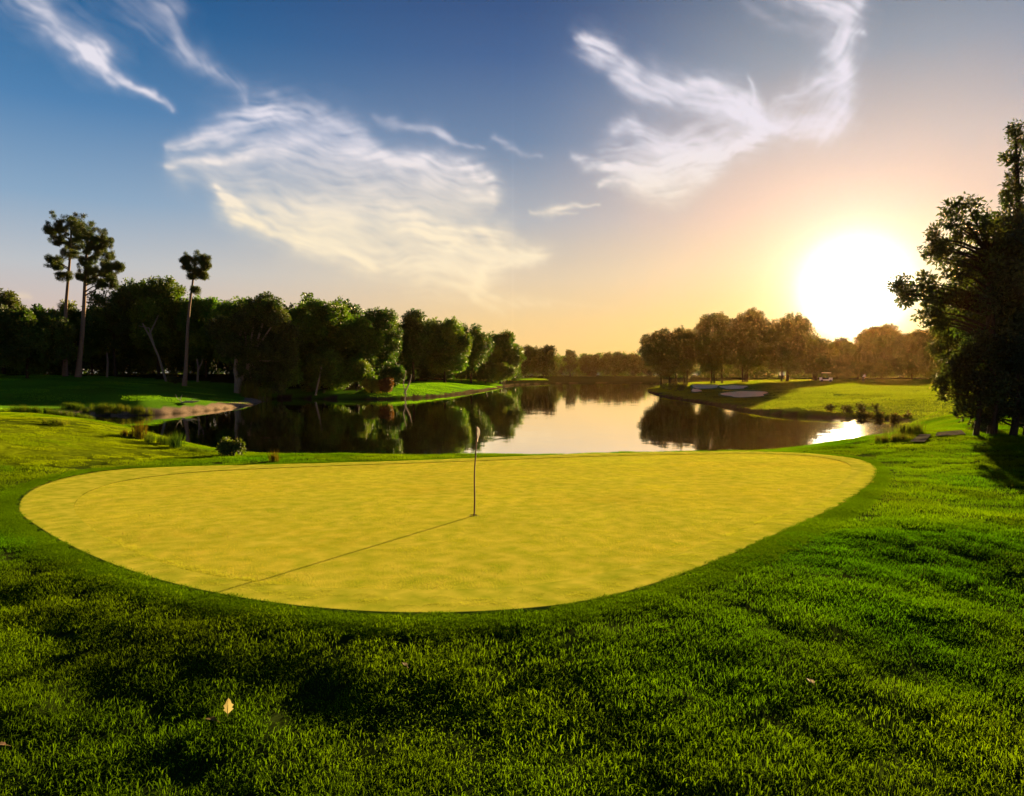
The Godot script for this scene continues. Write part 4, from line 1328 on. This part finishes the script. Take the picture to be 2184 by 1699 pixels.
func build_shore() -> void:
	var tan_c := Color(0.07, 0.055, 0.014); var g := Color(0.05, 0.085, 0.014)
	for q in [["dense dark reeds filling the channel's left end", 110, 884, 170, 14, g], ["dark reeds under the left lawn's edge, right part", 190, 878, 110, 16, g], ["low reeds beneath the left lawn near the bare bank", 265, 878, 110, 16, Color(0.06, 0.08, 0.016)], ["pale tufted reeds at the crest of the knoll", 120, 905, 50, 14, Color(0.1, 0.13, 0.02)], ["tall lush grass at the tip of the left lawn", 545, 850, 48, 42, Color(0.10, 0.12, 0.02)], ["rusty dry cattails on the knoll's far edge, taller right pair", 298, 935, 18, 34, tan_c], ["rusty dry cattails left of the taller pair", 278, 932, 40, 16, tan_c], ["thin green reeds right of the rusty cattails", 335, 945, 60, 22, g], ["upright dark green reeds standing in the dark water", 375, 955, 26, 34, Color(0.03, 0.06, 0.012)], ["pale single reed tuft right of the rounded waterside bush", 585, 985, 10, 24, tan_c], ["fine grass beside the water below the cattails", 420, 963, 70, 10, g], ["brown sedge by the narrow right end of the lake", 1905, 938, 60, 14, Color(0.06, 0.075, 0.014)], ["green sedge above the kerb at the lake's right end", 1935, 925, 70, 26, Color(0.06, 0.09, 0.016)]]:
		reeds(q[0], on_ground(q[1], q[2]), q[3], q[4], q[5], "reeds along the shore")
	bush("waterside_bush", "rounded green bush at the water's edge left of the green", "", on_ground(495, 974), 0.85, 0.55, Color(0.075, 0.11, 0.02), "bush", 0.32)
	bush("waterside_bush", "tawny bush on the right bank where the lake narrows", "", place(1885, 54.0), 4.0, 1.0, Color(0.045, 0.045, 0.012), "bush", 0.6)
	bush("waterside_bush", "brown scrub on the dark bank below the right lawn", "", place(1810, 57.5), 6.0, 0.7, Color(0.04, 0.04, 0.012), "bush", 0.6)
	bush("waterside_bush", "green scrub on the round point of the right lawn", "", place(1440, 112.0), 7.0, 1.4, Color(0.045, 0.06, 0.014), "bush", 0.7)
	bush("waterside_bush", "small light bush at the lone pine's foot", "", place(372, 93.0), 1.8, 1.1, Color(0.06, 0.085, 0.016), "bush", 0.4)

# ---------------------------------------------------------------- all together

func _ready() -> void:
	var cam := Camera3D.new()
	cam.name = "camera"
	cam.fov = 60.0; cam.near = 0.05; cam.far = 3000.0
	cam.position = eye; cam.basis = view; cam.current = true
	add_child(cam)
	noise(hills, 4, 0.06, 3); noise(lumps, 9, 0.9, 3); noise(warp_a, 14, 0.007, 3); noise(warp_b, 15, 0.022, 4); noise(fibre, 16, 0.03, 3)
	var env := Environment.new()
	var sky := Sky.new()
	var pano := PanoramaSkyMaterial.new()
	pano.panorama = ImageTexture.create_from_image(make_sky())
	sky.sky_material = pano
	env.background_mode = Environment.BG_SKY
	env.sky = sky
	env.tonemap_mode = Environment.TONE_MAPPER_LINEAR
	env.tonemap_exposure = EXPOSURE
	env.sdfgi_enabled = true; env.ssao_enabled = true; env.ssil_enabled = true
	env.volumetric_fog_enabled = true                  # thin evening haze that scatters sunlight forwards
	env.volumetric_fog_density = 0.000017
	env.volumetric_fog_albedo = Color(1.0, 0.80, 0.48)
	env.volumetric_fog_anisotropy = 0.8
	var we := WorldEnvironment.new(); we.name = "world"; we.environment = env
	add_child(we)
	var sun := DirectionalLight3D.new()
	sun.name = "sun"
	sun.light_energy = 1.6; sun.light_color = Color(1.0, 0.86, 0.6); sun.light_angular_distance = 0.5
	sun.shadow_enabled = true
	sun.rotation_degrees = Vector3(-SUN_EL, 180.0 - SUN_AZ, 0)
	add_child(sun)

	materials()
	M.lip = mat(srgb(0.05, 0.08, 0.014), 0.95)
	for q in [[160, 893], [230, 914], [300, 930], [380, 955], [450, 973], [560, 989], [700, 1000], [1000, 1003], [1400, 993], [1650, 976], [1800, 962], [1880, 948], [1918, 930], [1925, 908], [1900, 896], [1850, 893], [1760, 893], [1640, 886], [1560, 872], [1500, 860], [1430, 850], [1388, 840], [1378, 834], [1392, 828], [1412, 823], [1400, 819], [1380, 817.5], [1300, 817], [1190, 818], [1100, 821], [1066, 827], [1050, 831], [1000, 839], [930, 847], [850, 851.5], [800, 852], [700, 852], [620, 850], [580, 851], [562, 856], [535, 865], [480, 873], [420, 879], [330, 886], [230, 887], [165, 885]]:
		lake.append(on_water(q[0], q[1]))
	lake = chaikin(lake)
	for q in [[30, 1085], [40, 1060], [70, 1040], [130, 1020], [230, 1003], [350, 997], [500, 993], [700, 988], [850, 984], [1000, 978], [1150, 972], [1300, 967], [1450, 964], [1600, 963], [1700, 966], [1780, 972], [1840, 981], [1866, 993], [1873, 1008], [1855, 1035], [1810, 1070], [1740, 1105], [1650, 1145], [1540, 1195], [1400, 1250], [1250, 1290], [1100, 1307], [950, 1314], [800, 1312], [650, 1300], [500, 1278], [350, 1245], [230, 1205], [130, 1160], [70, 1122], [40, 1102]]:
		green.append(on_slope(q[0], q[1]))
	green = chaikin(chaikin(green))
	for q in [[155, 1090], [160, 1070], [185, 1048], [260, 1025], [380, 1010], [500, 1002], [700, 994], [1000, 984], [1300, 972], [1600, 967], [1720, 971], [1800, 983], [1822, 1000], [1790, 1040], [1700, 1086], [1450, 1185], [1300, 1222], [1150, 1250], [950, 1262], [700, 1258], [480, 1238], [330, 1200], [205, 1142]]:
		green_inner.append(on_slope(q[0], q[1]))
	green_inner = chaikin(chaikin(green_inner))
	sands = [bunker_plan(1510, 118.0, 5.8, 8.0), bunker_plan(1565, 108.0, 4.0, 4.0), bunker_plan(1590, 86.0, 5.2, 6.0), bunker_plan(1485, 103.0, 1.4, 2.0)]

	build_ground()
	build_water()
	build_green()
	build_path()
	cluster_far = leaf_cluster(34, 0.24, 0.62, 101)
	cluster_near = leaf_cluster(50, 0.24, 0.42, 102, 0.3)
	cluster_pine = leaf_cluster(70, 0.30, 0.2, 103)
	cluster_reed = blades(44, 0.55, 1.0, 0.035, 0.3, 2, 104, 0.15, 0.25)
	build_trees()
	build_shore()
	var names := ["grey sand bunker farthest back on the right lawn", "thin sand bunker on the right lawn, right of the farthest one", "largest pale sand bunker on the right lawn, nearest the water", "tiny sand patch at the left front of the bunkers"]
	for i in 4: bunker(names[i], sands[i])
	build_grass()
	build_flagstick()
	build_driftwood()
	build_cart(place(1762, 138.0))
	build_golfer(place(1842, 136.0))
	fallen_leaf("upright yellow lobed leaf, largest fallen leaf in the front grass", 486, 1535, 0.085, 0.3, 0.9, M.leaf_yellow)
	fallen_leaf("flat yellow leaf lying just below the upright yellow leaf", 462, 1550, 0.07, 1.5, 0.1, M.leaf_yellow)
	fallen_leaf("brown leaf in the grass near the front edge of the green", 868, 1432, 0.05, 0.9, 0.2, M.leaf_brown)
	fallen_leaf("small brown leaf in the grass at the bottom left corner", 14, 1602, 0.06, 2.0, 0.2, M.leaf_brown)
	fallen_leaf("orange-brown leaf low in the front grass left of centre", 325, 1748, 0.05, 1.2, 0.3, M.leaf_brown)
	fallen_leaf("orange-brown leaf at the very bottom right of the pole", 1100, 1770, 0.045, 2.6, 0.4, M.leaf_brown)
	fallen_leaf("brown leaf in the shaded grass at lower right", 1735, 1470, 0.06, 0.4, 0.2, M.leaf_brown)
	fallen_leaf("tiny dark leaf lying on the right part of the putting green", 1664, 1052, 0.07, 0.4, 0.5, M.leaf_brown)
	fallen_leaf("tiny leaf speck on the putting green left of the flagstick", 878, 1048, 0.05, 0.4, 0.3, M.leaf_brown)
